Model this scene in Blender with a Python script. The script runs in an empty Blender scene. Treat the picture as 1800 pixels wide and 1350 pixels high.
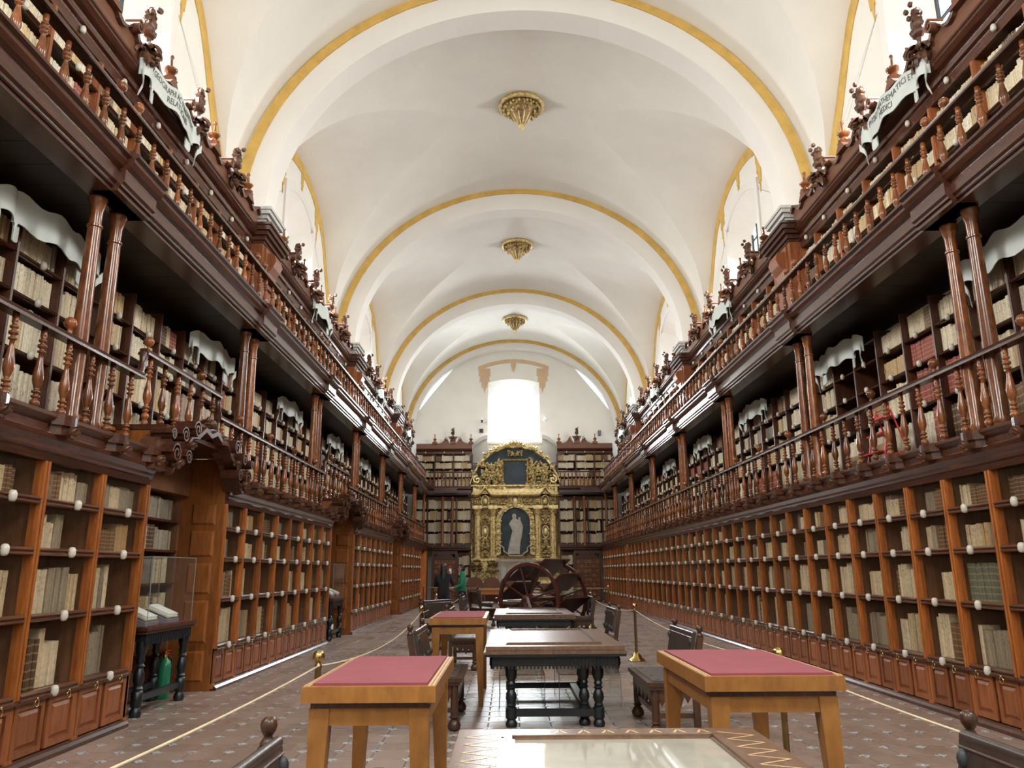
import bpy, math, random
from mathutils import Matrix, Vector
random.seed(7)
PI = math.pi
SC = bpy.context.scene
COL = SC.collection

# ------------------------------------------------------------------ camera, world, light, exposure
CAM_H = 1.55
cd = bpy.data.cameras.new('camera'); cam = bpy.data.objects.new('camera', cd); COL.objects.link(cam)
cd.sensor_width = 36.0; cd.lens = 36.0 * 1352.0 / 1800.0; cd.clip_start = 0.05; cd.clip_end = 300
_f = Vector((0.0070, 0.9717, 0.2361)).normalized(); _r = Vector((1.0, -0.0058, -0.0056))
_r = (_r - _f * _r.dot(_f)).normalized(); _u = _r.cross(_f)
cam.matrix_world = Matrix(((_r.x, _u.x, -_f.x, 0), (_r.y, _u.y, -_f.y, 0), (_r.z, _u.z, -_f.z, CAM_H), (0, 0, 0, 1)))
SC.camera = cam

world = bpy.data.worlds.new('sky'); SC.world = world; world.use_nodes = True
_bg = world.node_tree.nodes['Background']; _bg.inputs[0].default_value = (0.80, 0.90, 1.0, 1); _bg.inputs[1].default_value = 3.0

SC.view_settings.view_transform = 'Standard'; SC.view_settings.look = 'None'
SC.view_settings.gamma = 1.0; SC.view_settings.use_curve_mapping = False
SC.view_settings.exposure = 0.0
SC.cycles.max_bounces = 6; SC.cycles.diffuse_bounces = 4; SC.cycles.glossy_bounces = 3
SC.cycles.transparent_max_bounces = 12; SC.cycles.caustics_reflective = False; SC.cycles.caustics_refractive = False
SC.cycles.sample_clamp_indirect = 6.0; SC.cycles.adaptive_threshold = 0.025

def window_light(name, loc, aim, sx, sy, watts, col=(1.0, 0.98, 0.94)):
    """daylight standing in a window opening"""
    ld = bpy.data.lights.new(name, 'AREA'); ld.shape = 'RECTANGLE'; ld.size = sx; ld.size_y = sy
    ld.energy = watts; ld.color = col; ld.spread = math.radians(170)
    o = bpy.data.objects.new(name, ld); COL.objects.link(o)
    o.location = loc; o.rotation_euler = (Vector(aim)).to_track_quat('-Z', 'Y').to_euler()
    return o

CX = 0.41                      # hall axis
RIBS = [4.88, 14.35, 23.8, 33.3]; RIB_D = 0.62
Y_BACK, Y_END = -4.6, 41.8
BAYC = [0.15, 9.75, 19.25, 28.9, 37.6]
SIDE_W, END_W, REAR_W = 920, 1000, 800
for _i, _yc in enumerate(BAYC):
    for _s in (-1, 1):
        window_light('daylight_side_window', (CX + _s * 6.72, _yc, 9.6), (-_s, 0, -0.97), 1.45, 2.5, SIDE_W * (0.24 if _i == 4 else 1.0))
window_light('daylight_end_window', (0.39, 42.5, 10.1), (0, -1, -0.6), 2.15, 3.1, END_W, (0.93, 0.97, 1.0))
window_light('daylight_rear_window', (0.39, -5.3, 10.1), (0, 1, -0.6), 2.15, 3.1, REAR_W, (1.0, 0.97, 0.92))

# ------------------------------------------------------------------ materials
def new_mat(name):
    m = bpy.data.materials.new(name); m.use_nodes = True
    nt = m.node_tree; return m, nt, nt.nodes['Principled BSDF']
def N(nt, typ, **kw):
    n = nt.nodes.new(typ)
    for k, v in kw.items():
        if k.startswith('i_'):
            n.inputs[int(k[2:]) if k[2:].isdigit() else k[2:].replace('_', ' ')].default_value = v
        else: setattr(n, k, v)
    return n
def ramp(nt, fac, stops):
    r = nt.nodes.new('ShaderNodeValToRGB'); e = r.color_ramp.elements
    while len(e) < len(stops): e.new(0.5)
    for x, (p, c) in zip(e, stops): x.position = p; x.color = (*c, 1)
    nt.links.new(fac, r.inputs[0]); return r.outputs[0]
def mixc(nt, fac, a, b, mode='MIX'):
    n = nt.nodes.new('ShaderNodeMix'); n.data_type = 'RGBA'; n.blend_type = mode
    for s, v in ((n.inputs[0], fac), (n.inputs[6], a), (n.inputs[7], b)):
        if hasattr(v, 'is_output'): nt.links.new(v, s)
        else: s.default_value = v if not isinstance(v, tuple) else (*v, 1)
    return n.outputs[2]
def bump(nt, b, h, s, d=0.01):
    n = N(nt, 'ShaderNodeBump'); n.inputs['Strength'].default_value = s; n.inputs['Distance'].default_value = d
    nt.links.new(h, n.inputs['Height']); nt.links.new(n.outputs[0], b.inputs['Normal'])
def coords(nt, scale=(1, 1, 1), kind='Position'):
    if kind == 'Position': src = N(nt, 'ShaderNodeNewGeometry').outputs['Position']
    else: src = N(nt, 'ShaderNodeTexCoord').outputs[kind]
    m = N(nt, 'ShaderNodeMapping'); m.inputs['Scale'].default_value = scale; nt.links.new(src, m.inputs[0])
    return m.outputs[0]
def noise(nt, vec, scale, detail=4, rough=0.6):
    n = N(nt, 'ShaderNodeTexNoise'); n.inputs['Scale'].default_value = scale
    n.inputs['Detail'].default_value = detail; n.inputs['Roughness'].default_value = rough
    nt.links.new(vec, n.inputs['Vector']); return n.outputs['Fac']

def wood(name, c0, c1, rough=0.38, grain=(9, 9, 1.2), vary=0.35, coat=0.0, axis=None):
    m, nt, b = new_mat(name)
    v = coords(nt, grain)
    f = noise(nt, v, 3.0, 6, 0.65)
    c = ramp(nt, f, [(0.28, c0), (0.72, c1)])
    rnd = N(nt, 'ShaderNodeObjectInfo').outputs['Random']
    hv = N(nt, 'ShaderNodeHueSaturation')
    mr = N(nt, 'ShaderNodeMapRange'); nt.links.new(rnd, mr.inputs[0]); mr.inputs[3].default_value = 1 - vary; mr.inputs[4].default_value = 1 + vary
    nt.links.new(mr.outputs[0], hv.inputs['Value']); nt.links.new(c, hv.inputs['Color'])
    nt.links.new(hv.outputs[0], b.inputs['Base Color'])
    b.inputs['Roughness'].default_value = rough
    b.inputs['Coat Weight'].default_value = coat; b.inputs['Coat Roughness'].default_value = 0.15
    b.inputs['Specular IOR Level'].default_value = 0.38
    bump(nt, b, f, 0.15, 0.004)
    return m
def plain(name, c, rough=0.5, metal=0.0, var=0.12, nscale=6.0, bmp=0.0, coat=0.0):
    m, nt, b = new_mat(name)
    f = noise(nt, coords(nt), nscale, 4)
    lo = tuple(x * (1 - var) for x in c); hi = tuple(min(1, x * (1 + var)) for x in c)
    nt.links.new(ramp(nt, f, [(0.3, lo), (0.7, hi)]), b.inputs['Base Color'])
    b.inputs['Roughness'].default_value = rough; b.inputs['Metallic'].default_value = metal
    b.inputs['Coat Weight'].default_value = coat
    if bmp: bump(nt, b, f, bmp, 0.01)
    return m

M = {}
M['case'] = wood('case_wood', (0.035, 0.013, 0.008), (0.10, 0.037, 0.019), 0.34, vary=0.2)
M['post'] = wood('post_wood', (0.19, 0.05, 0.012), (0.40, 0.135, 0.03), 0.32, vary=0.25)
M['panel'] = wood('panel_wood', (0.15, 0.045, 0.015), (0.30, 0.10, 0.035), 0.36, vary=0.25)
M['inner'] = wood('case_inside_wood', (0.10, 0.045, 0.022), (0.20, 0.09, 0.04), 0.6, vary=0.1)
M['baluster'] = wood('baluster_wood', (0.075, 0.022, 0.008), (0.25, 0.082, 0.024), 0.22, grain=(6, 6, 3), vary=0.45, coat=0.15)
M['rail'] = wood('rail_wood', (0.030, 0.010, 0.006), (0.085, 0.029, 0.014), 0.26, grain=(9, 0.8, 9), vary=0.15, coat=0.12)
M['rail_end'] = wood('rail_wood_end', (0.030, 0.010, 0.006), (0.085, 0.029, 0.014), 0.26, grain=(0.8, 9, 9), vary=0.15, coat=0.12)
M['shelf_edge'] = wood('shelf_edge_wood', (0.06, 0.022, 0.012), (0.16, 0.065, 0.035), 0.28, grain=(9, 0.8, 9), vary=0.15, coat=0.55)
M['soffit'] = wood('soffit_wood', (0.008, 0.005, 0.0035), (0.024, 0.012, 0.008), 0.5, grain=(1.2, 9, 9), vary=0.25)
M['crest'] = wood('crest_wood', (0.12, 0.05, 0.028), (0.18, 0.08, 0.045), 0.42, grain=(6, 1, 6), vary=0.08)
M['carved'] = wood('carved_wood', (0.04, 0.017, 0.010), (0.13, 0.055, 0.027), 0.38, grain=(7, 7, 7), vary=0.25)
M['honey'] = wood('honey_wood', (0.33, 0.115, 0.022), (0.50, 0.20, 0.045), 0.36, grain=(7, 7, 1.2), vary=0.12)
M['jamb'] = wood('jamb_wood', (0.14, 0.042, 0.010), (0.29, 0.10, 0.022), 0.36, grain=(7, 7, 1.2), vary=0.15)
M['amber'] = wood('warm_lit_jamb_wood', (0.50, 0.15, 0.03), (0.70, 0.24, 0.06), 0.4, grain=(7, 7, 1.2), vary=0.05)  # warm light from the passage is put into this jamb colour
M['table_red'] = wood('reading_stand_wood', (0.19, 0.078, 0.018), (0.32, 0.14, 0.033), 0.40, grain=(5, 5, 2), vary=0.1)
M['stand_edge'] = wood('pale_edge_wood', (0.48, 0.30, 0.14), (0.62, 0.42, 0.22), 0.35, vary=0.05)
M['ebony'] = plain('ebonised_wood', (0.006, 0.009, 0.012), 0.38, var=0.4, nscale=20, coat=0.0)
M['tabletop'] = wood('table_top_wood', (0.10, 0.058, 0.038), (0.19, 0.115, 0.075), 0.26, grain=(8, 1.2, 8), vary=0.06, coat=0.0)
M['bench'] = wood('bench_wood', (0.028, 0.013, 0.008), (0.085, 0.036, 0.019), 0.32, vary=0.2, coat=0.1)
M['leather'] = plain('dark_leather', (0.045, 0.032, 0.027), 0.33, var=0.35, nscale=14, bmp=0.15)
M['plaster'] = plain('white_plaster', (0.79, 0.775, 0.72), 0.9, var=0.035, nscale=0.9, bmp=0.05)
M['plaster_cool'] = plain('white_trim_plaster', (0.78, 0.76, 0.72), 0.85, var=0.02, nscale=1.2)
M['ochre'] = plain('ochre_paint', (0.60, 0.385, 0.10), 0.75, var=0.16, nscale=3.0)
M['ochre_pale'] = plain('faded_ochre_paint', (0.60, 0.42, 0.27), 0.8, var=0.08, nscale=3.0)
M['ivory'] = plain('ceramic_plate', (0.52, 0.49, 0.42), 0.25, var=0.05)
M['banner'] = plain('painted_scroll', (0.50, 0.54, 0.51), 0.55, var=0.05, nscale=4)
M['ink'] = plain('banner_ink', (0.07, 0.075, 0.07), 0.7)
M['brass'] = plain('brass', (0.50, 0.36, 0.14), 0.24, 1.0, var=0.15, nscale=8)
M['brass_dark'] = plain('aged_brass', (0.26, 0.18, 0.08), 0.32, 1.0, var=0.25, nscale=8)
M['rope'] = plain('barrier_cord', (0.60, 0.50, 0.34), 0.8)
M['red'] = plain('red_felt', (0.23, 0.055, 0.068), 0.95, var=0.08, nscale=5)
M['velvet'] = plain('crimson_velvet', (0.13, 0.012, 0.022), 0.9)
M['green_metal'] = plain('green_enamel', (0.02, 0.20, 0.10), 0.3)
M['red_metal'] = plain('red_enamel', (0.50, 0.025, 0.025), 0.35)
M['white'] = plain('white_card', (0.80, 0.80, 0.78), 0.7, var=0.02)
M['cushion'] = plain('grey_cushion', (0.20, 0.19, 0.22), 0.9)
M['vellum'] = plain('vellum_cover', (0.58, 0.50, 0.36), 0.6)
M['iron'] = plain('dark_iron', (0.03, 0.032, 0.035), 0.5)
M['stone'] = plain('onyx_stone', (0.36, 0.31, 0.23), 0.4, var=0.4, nscale=3.5)
M['greystone'] = plain('grey_stone', (0.50, 0.50, 0.48), 0.85, var=0.08, nscale=2)
M['canvas'] = plain('painting_canvas', (0.02, 0.034, 0.042), 0.6, var=0.5, nscale=2.5)
M['figure'] = plain('pale_figure_paint', (0.42, 0.40, 0.35), 0.7, var=0.2, nscale=5)
M['kraft'] = plain('kraft_box', (0.30, 0.19, 0.10), 0.8)
M['wheel'] = wood('book_wheel_wood', (0.035, 0.012, 0.009), (0.10, 0.032, 0.02), 0.35, vary=0.15)
M['chairback'] = wood('stall_wood', (0.10, 0.035, 0.02), (0.20, 0.075, 0.04), 0.4, vary=0.1)
M['skin'] = plain('skin', (0.38, 0.22, 0.15), 0.6)
M['hair'] = plain('dark_hair', (0.012, 0.009, 0.008), 0.5)
M['black_cloth'] = plain('black_cloth', (0.010, 0.011, 0.014), 0.9)
M['green_cloth'] = plain('green_cloth', (0.025, 0.19, 0.11), 0.9)
M['denim'] = plain('dark_denim', (0.025, 0.035, 0.06), 0.9)
M['grille'] = plain('bronze_wire', (0.10, 0.06, 0.035), 0.5)

def gold_leaf(name, lo, hi, rough):
    m, nt, b = new_mat(name)
    f = noise(nt, coords(nt), 7.0, 6, 0.7)
    nt.links.new(ramp(nt, f, [(0.34, lo), (0.52, hi), (0.75, tuple(min(1, x * 1.25) for x in hi))]), b.inputs['Base Color'])
    b.inputs['Metallic'].default_value = 0.45; b.inputs['Roughness'].default_value = rough
    bump(nt, b, noise(nt, coords(nt), 16.0, 4, 0.7), 0.55, 0.03)
    return m
M['gold'] = gold_leaf('gilded_wood', (0.26, 0.165, 0.06), (0.74, 0.58, 0.27), 0.36)
M['gold_dark'] = gold_leaf('dark_gilded_wood', (0.07, 0.04, 0.018), (0.33, 0.22, 0.09), 0.42)
M['gold_bright'] = gold_leaf('bright_gilded_wood', (0.50, 0.37, 0.15), (0.90, 0.74, 0.40), 0.33)

def glass(name, tint, haze, gloss, hz=(0.10, 0.07, 0.05)):
    m = bpy.data.materials.new(name); m.use_nodes = True; nt = m.node_tree; nt.nodes.clear()
    out = N(nt, 'ShaderNodeOutputMaterial'); t = N(nt, 'ShaderNodeBsdfTransparent'); t.inputs[0].default_value = (*tint, 1)
    d = N(nt, 'ShaderNodeBsdfDiffuse'); d.inputs[0].default_value = (*hz, 1)
    g = N(nt, 'ShaderNodeBsdfGlossy'); g.inputs['Roughness'].default_value = 0.06
    fr = N(nt, 'ShaderNodeFresnel'); fr.inputs[0].default_value = 1.25
    m1 = N(nt, 'ShaderNodeMixShader'); m1.inputs[0].default_value = haze
    nt.links.new(t.outputs[0], m1.inputs[1]); nt.links.new(d.outputs[0], m1.inputs[2])
    m2 = N(nt, 'ShaderNodeMixShader')
    ml = N(nt, 'ShaderNodeMath'); ml.operation = 'MULTIPLY'; ml.inputs[1].default_value = gloss
    bk = N(nt, 'ShaderNodeNewGeometry').outputs['Backfacing']; inv = N(nt, 'ShaderNodeMath'); inv.operation = 'SUBTRACT'; inv.inputs[0].default_value = 1.0; nt.links.new(bk, inv.inputs[1])
    fm = N(nt, 'ShaderNodeMath'); fm.operation = 'MULTIPLY'; nt.links.new(fr.outputs[0], fm.inputs[0]); nt.links.new(inv.outputs[0], fm.inputs[1])
    nt.links.new(fm.outputs[0], ml.inputs[0]); nt.links.new(ml.outputs[0], m2.inputs[0])
    nt.links.new(m1.outputs[0], m2.inputs[1]); nt.links.new(g.outputs[0], m2.inputs[2])
    nt.links.new(m2.outputs[0], out.inputs[0])
    return m
M['pane'] = glass('case_glass', (0.97, 0.95, 0.92), 0.035, 0.6, (0.16, 0.11, 0.07))
M['clear'] = glass('clear_acrylic', (0.97, 0.98, 0.97), 0.015, 0.9, (0.4, 0.4, 0.4))
M['edge_glass'] = glass('acrylic_edge', (0.55, 0.62, 0.62), 0.4, 1.0, (0.45, 0.5, 0.5))
M['window_glass'] = glass('window_glass', (0.97, 0.98, 1.0), 0.0, 0.6)

# framed sheet under glass on the near table: pale paper, glossy cover
m, nt, b = new_mat('sheet_under_glass')
f = noise(nt, coords(nt), 3.0, 5)
nt.links.new(ramp(nt, f, [(0.3, (0.30, 0.29, 0.24)), (0.7, (0.40, 0.385, 0.32))]), b.inputs['Base Color'])
b.inputs['Roughness'].default_value = 0.6; b.inputs['Specular IOR Level'].default_value = 0.05; b.inputs['Coat Weight'].default_value = 0.9; b.inputs['Coat Roughness'].default_value = 0.03
M['sheet'] = m

# floor tiles: colour keyed to the tile cell, so single tiles and the joined rest match
PITCH = 0.325
m, nt, b = new_mat('terracotta_tile')
pos = N(nt, 'ShaderNodeNewGeometry').outputs['Position']
mp = N(nt, 'ShaderNodeVectorMath', operation='DIVIDE'); nt.links.new(pos, mp.inputs[0]); mp.inputs[1].default_value = (PITCH, PITCH, 100)
fl = N(nt, 'ShaderNodeVectorMath', operation='FLOOR'); nt.links.new(mp.outputs[0], fl.inputs[0])
wn = N(nt, 'ShaderNodeTexWhiteNoise'); nt.links.new(fl.outputs[0], wn.inputs['Vector'])
c1 = ramp(nt, wn.outputs['Value'], [(0.0, (0.22, 0.135, 0.10)), (0.5, (0.30, 0.195, 0.15)), (1.0, (0.37, 0.25, 0.20))])
f = noise(nt, pos, 5.0, 5); f2 = noise(nt, pos, 1.1, 3)
c2 = mixc(nt, f, c1, (0.28, 0.225, 0.195)); 
nt.links.new(c2, b.inputs['Base Color'])
rr = N(nt, 'ShaderNodeMapRange'); nt.links.new(f2, rr.inputs[0]); rr.inputs[1].default_value = 0.3; rr.inputs[2].default_value = 0.7
rr.inputs[3].default_value = 0.20; rr.inputs[4].default_value = 0.42; nt.links.new(rr.outputs[0], b.inputs['Roughness'])
bump(nt, b, f, 0.25, 0.006)
M['tile'] = m
m, nt, b = new_mat('talavera_tile')
v = coords(nt); f = noise(nt, v, 26.0, 2)
nt.links.new(ramp(nt, f, [(0.40, (0.10, 0.14, 0.22)), (0.47, (0.50, 0.52, 0.52)), (0.75, (0.62, 0.61, 0.56))]), b.inputs['Base Color'])
b.inputs['Roughness'].default_value = 0.22
M['talavera'] = m
M['grout'] = plain('floor_grout', (0.15, 0.115, 0.10), 0.6, var=0.25, nscale=3)

# books: colour, style and height along the spine are stored per book
m, nt, b = new_mat('book_binding')
at = N(nt, 'ShaderNodeAttribute'); at.attribute_name = 'bcol'
bv = N(nt, 'ShaderNodeAttribute'); bv.attribute_name = 'bv'
v = coords(nt)
f = noise(nt, v, 30.0, 3)
col = mixc(nt, 0.35, at.outputs['Color'], ramp(nt, f, [(0.3, (0.35, 0.30, 0.24)), (0.7, (1.25, 1.22, 1.15))]), 'MULTIPLY')
def mth(op, a, bb=None):
    n = N(nt, 'ShaderNodeMath'); n.operation = op
    for i, x in enumerate((a, bb)):
        if x is None: continue
        if hasattr(x, 'is_output'): nt.links.new(x, n.inputs[i])
        else: n.inputs[i].default_value = x
    return n.outputs[0]
hv = bv.outputs['Fac']; st = at.outputs['Alpha']
band = mth('GREATER_THAN', mth('SINE', mth('MULTIPLY', hv, 37.0)), 0.80)
band = mth('MULTIPLY', band, mth('GREATER_THAN', st, 0.66))
vs = coords(nt, (75, 75, 22)); ink = mth('GREATER_THAN', noise(nt, vs, 1.0, 2), 0.60)
zone = mth('MULTIPLY', mth('GREATER_THAN', hv, 0.50), mth('LESS_THAN', hv, 0.86))
isink = mth('MULTIPLY', mth('LESS_THAN', st, 0.66), mth('GREATER_THAN', st, 0.33))
ink = mth('MULTIPLY', mth('MULTIPLY', ink, zone), isink)
col = mixc(nt, mth('MULTIPLY', band, 0.55), col, (0.42, 0.30, 0.14))
col = mixc(nt, mth('MULTIPLY', ink, 0.55), col, (0.07, 0.05, 0.035))
nt.links.new(col, b.inputs['Base Color']); b.inputs['Roughness'].default_value = 0.62
M['book'] = m
# ------------------------------------------------------------------ mesh helpers
class MB:
    def __init__(s): s.v = []; s.f = []
    def add(s, vs, fs):
        o = len(s.v); s.v.extend(vs); s.f.extend([tuple(i + o for i in f) for f in fs]); return s
    def box(s, x0, x1, y0, y1, z0, z1):
        if x0 > x1: x0, x1 = x1, x0
        if y0 > y1: y0, y1 = y1, y0
        if z0 > z1: z0, z1 = z1, z0
        return s.add([(x0, y0, z0), (x1, y0, z0), (x1, y1, z0), (x0, y1, z0), (x0, y0, z1), (x1, y0, z1), (x1, y1, z1), (x0, y1, z1)],
                     [(0, 3, 2, 1), (4, 5, 6, 7), (0, 1, 5, 4), (1, 2, 6, 5), (2, 3, 7, 6), (3, 0, 4, 7)])
    def prism(s, pts, fn, a0, a1):
        """closed outline pts [(p,q)] swept from a0 to a1 through fn(p,q,a)->xyz"""
        n = len(pts)
        vs = [fn(p, q, a0) for p, q in pts] + [fn(p, q, a1) for p, q in pts]
        fs = [(i, (i + 1) % n, n + (i + 1) % n, n + i) for i in range(n)]
        fs += [tuple(range(n))[::-1], tuple(range(n, 2 * n))]
        return s.add(vs, fs)
    def lathe(s, prof, seg=12, c=(0, 0, 0), ang=0.0):
        vs = []; fs = []; n = len(prof)
        for r, z in prof:
            for k in range(seg):
                t = 2 * PI * k / seg + ang
                vs.append((c[0] + r * math.cos(t), c[1] + r * math.sin(t), c[2] + z))
        for i in range(n - 1):
            for k in range(seg):
                k2 = (k + 1) % seg
                fs.append((i * seg + k, i * seg + k2, (i + 1) * seg + k2, (i + 1) * seg + k))
        fs.append(tuple(range(seg))[::-1]); fs.append(tuple(range((n - 1) * seg, n * seg)))
        return s.add(vs, fs)
    def tube(s, path, r, seg=8):
        vs = []; fs = []; n = len(path); P = [Vector(p) for p in path]
        rr = r if isinstance(r, (list, tuple)) else [r] * n
        u = None
        for i, p in enumerate(P):
            t = (P[min(i + 1, n - 1)] - P[max(i - 1, 0)]).normalized()
            if u is None:
                u = t.orthogonal().normalized()
            else:
                u = (u - t * u.dot(t)); u = u.normalized() if u.length > 1e-6 else t.orthogonal().normalized()
            w = t.cross(u)
            for k in range(seg):
                a = 2 * PI * k / seg
                vs.append(tuple(p + (u * math.cos(a) + w * math.sin(a)) * rr[i]))
        for i in range(n - 1):
            for k in range(seg):
                k2 = (k + 1) % seg
                fs.append((i * seg + k, i * seg + k2, (i + 1) * seg + k2, (i + 1) * seg + k))
        fs.append(tuple(range(seg))[::-1]); fs.append(tuple(range((n - 1) * seg, n * seg)))
        return s.add(vs, fs)
    def ball(s, c, r, seg=12, rings=8, sz=1.0):
        prof = [(max(1e-4, r * math.sin(PI * i / rings)), -r * sz * math.cos(PI * i / rings)) for i in range(rings + 1)]
        return s.lathe(prof, seg, c)
    def grid(s, pts):
        """pts[i][j] -> quads"""
        n = len(pts); m = len(pts[0]); vs = [p for row in pts for p in row]
        fs = [(i * m + j, i * m + j + 1, (i + 1) * m + j + 1, (i + 1) * m + j) for i in range(n - 1) for j in range(m - 1)]
        return s.add(vs, fs)
    def leaf(s, base, d, up, L, W, curl=1.2, n=6, th=0.012):
        """a carved leaf: tapering strip that curls over"""
        b = Vector(base); d = Vector(d).normalized(); up = Vector(up); up = (up - d * up.dot(d)).normalized(); w = d.cross(up)
        p = b.copy(); a = 0; rows = []
        for i in range(n + 1):
            t = i / n; wd = W * (math.sin(PI * min(1, 0.18 + 0.82 * t)) ** 0.7) * (1 - 0.25 * (i % 2)) + 0.003
            nrm = up * math.cos(a) - d * math.sin(a)
            rows.append([tuple(p - w * wd), tuple(p + nrm * th * 2.2), tuple(p + w * wd), tuple(p - nrm * th)])
            a += curl / n; p = p + (d * math.cos(a) + up * math.sin(a)) * (L / n)
        vs = [q for r in rows for q in r]; fs = []
        for i in range(n):
            for k in range(4):
                k2 = (k + 1) % 4
                fs.append((i * 4 + k, i * 4 + k2, i * 4 + 4 + k2, i * 4 + 4 + k))
        fs += [(0, 1, 2, 3), (n * 4 + 3, n * 4 + 2, n * 4 + 1, n * 4)]
        return s.add(vs, fs)
    def mesh(s, name, mat, smooth=False):
        me = bpy.data.meshes.new(name); me.from_pydata(s.v, [], s.f); me.update()
        if smooth is True: me.polygons.foreach_set('use_smooth', [True] * len(me.polygons))
        elif smooth:
            me.polygons.foreach_set('use_smooth', [True] * len(me.polygons))
            try: me.set_sharp_from_angle(angle=smooth)
            except Exception: pass
        me.materials.append(mat); return me

WL = {}
def link(name, data, parent=None, loc=(0, 0, 0), world=True):
    """an object at loc; loc is in world space unless world=False (then local to its parent)"""
    o = bpy.data.objects.new(name, data); COL.objects.link(o)
    loc = Vector(loc)
    if parent is not None:
        o.parent = parent
        if world: o.location = loc - WL.get(parent, Vector((0, 0, 0))); WL[o] = loc
        else: o.location = loc; WL[o] = WL.get(parent, Vector((0, 0, 0))) + loc
    else: o.location = loc; WL[o] = loc
    return o
def add(name, mb, mat, parent=None, loc=(0, 0, 0), smooth=False, world=True):
    return link(name, mb.mesh(name, M[mat] if isinstance(mat, str) else mat, smooth), parent, loc, world)
def thing(name, label, cat, loc=(0, 0, 0), rz=0, group=None):
    o = link(name, None, None, loc); o.rotation_euler = (0, 0, rz); o.empty_display_size = 0.2
    return tag(o, label, cat, group)
def tag(o, label, cat, group=None):
    o['label'] = label; o['category'] = cat
    if group: o['group'] = group
    return o
def struct(o): o['kind'] = 'structure'; return o
def copy_tree(root, loc, rz=None, label=None):
    """a copy of a thing, its parts and their sub-parts (meshes shared)"""
    r = root.copy(); COL.objects.link(r); r.location = loc; WL[r] = Vector(loc)
    if rz is not None: r.rotation_euler = (0, 0, rz)
    if label: r['label'] = label
    for ch in root.children:
        c = ch.copy(); COL.objects.link(c); c.parent = r
        for g in ch.children:
            d = g.copy(); COL.objects.link(d); d.parent = c
    return r

# frames: a = along the case, d = depth (grows away from the hall), z = up
D_FACE, D_RAIL, D_COL, D_UP, D_WALL = 4.42, 4.64, 4.72, 5.45, 6.0
Y_ENDFACE = 40.3
class Frame:
    def __init__(s, side): s.side = side
    def p(s, a, d, z):
        if s.side == 'end': return (a, Y_ENDFACE + (d - D_FACE), z)
        return (CX + (1 if s.side == 'right' else -1) * d, a, z)
    def box(s, mb, a0, a1, d0, d1, z0, z1):
        x0, y0, _ = s.p(a0, d0, 0); x1, y1, _ = s.p(a1, d1, 0); return mb.box(x0, x1, y0, y1, z0, z1)
    def sweep(s, mb, prof, a0, a1):
        """outline [(d,z)] run along a"""
        return mb.prism(prof, lambda d, z, a: s.p(a, d, z), a0, a1)
    def plate(s, mb, out, d0, d1):
        """outline [(a,z)] given thickness d0..d1"""
        return mb.prism(out, lambda a, z, d: s.p(a, d, z), d0, d1)
    def at(s, a): return (a, 0, 0) if s.side == 'end' else (0, a, 0)
FR, FL, FE = Frame('right'), Frame('left'), Frame('end')
RAILM = lambda F: 'rail_end' if F.side == 'end' else 'rail'

def px(p):
    """the photograph's pixel of a world point (1800x1350)"""
    d = Vector(p) - Vector((0, 0, CAM_H)); w = d.dot(_f)
    if w < 0.1: return None
    return 900 + 1352 * d.dot(_r) / w, 675 - 1352 * d.dot(_u) / w
ORD = ['first', 'second', 'third', 'fourth', 'fifth', 'sixth', 'seventh', 'eighth', 'ninth', 'tenth', 'eleventh', 'twelfth', 'thirteenth', 'fourteenth',
       'fifteenth', 'sixteenth', 'seventeenth', 'eighteenth', 'nineteenth', 'twentieth', 'twenty-first', 'twenty-second', 'twenty-third', 'twenty-fourth',
       'twenty-fifth', 'twenty-sixth', 'twenty-seventh', 'twenty-eighth', 'twenty-ninth', 'thirtieth', 'thirty-first', 'thirty-second', 'thirty-third',
       'thirty-fourth', 'thirty-fifth', 'thirty-sixth', 'thirty-seventh', 'thirty-eighth', 'thirty-ninth', 'fortieth']
def nth(i): return ORD[i] if i < len(ORD) else 'far'
# ------------------------------------------------------------------ the hall: floor
X0, X1 = CX - D_WALL, CX + D_WALL
fl = struct(link('floor', None)); 
slab = MB().box(X0 - 0.6, X1 + 0.6, Y_BACK - 0.3, Y_END + 0.8, -0.25, -0.006)
add('grout_bed', slab, 'grout', fl)
def octagon(mb, x, y, z=0.0):
    h = PITCH / 2 - 0.006; c = 0.048; g = 0.004
    top = [(-h + c, -h), (h - c, -h), (h, -h + c), (h, h - c), (h - c, h), (-h + c, h), (-h, h - c), (-h, -h + c)]
    vs = [(x + a * 0.985, y + b * 0.985, z) for a, b in top] + [(x + a, y + b, z - 0.012) for a, b in top]
    mb.add(vs, [tuple(range(8))] + [(i, 8 + i, 8 + (i + 1) % 8, (i + 1) % 8) for i in range(8)])
def diamond(mb, x, y, z=0.0015):
    h = 0.056
    vs = [(x + h, y, z), (x, y + h, z), (x - h, y, z), (x, y - h, z)]; vs += [(a, b, z - 0.012) for a, b, _ in vs]
    mb.add(vs, [(0, 1, 2, 3)] + [(i, 4 + i, 4 + (i + 1) % 4, (i + 1) % 4) for i in range(4)])
ox, oy = -3.78 % PITCH, 6.78 % PITCH          # a talavera inset lies at (-3.78, 6.78)
ocs, dis = [], []
xi0, xi1 = int((X0 - ox) / PITCH), int((X1 - ox) / PITCH) + 1
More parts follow.
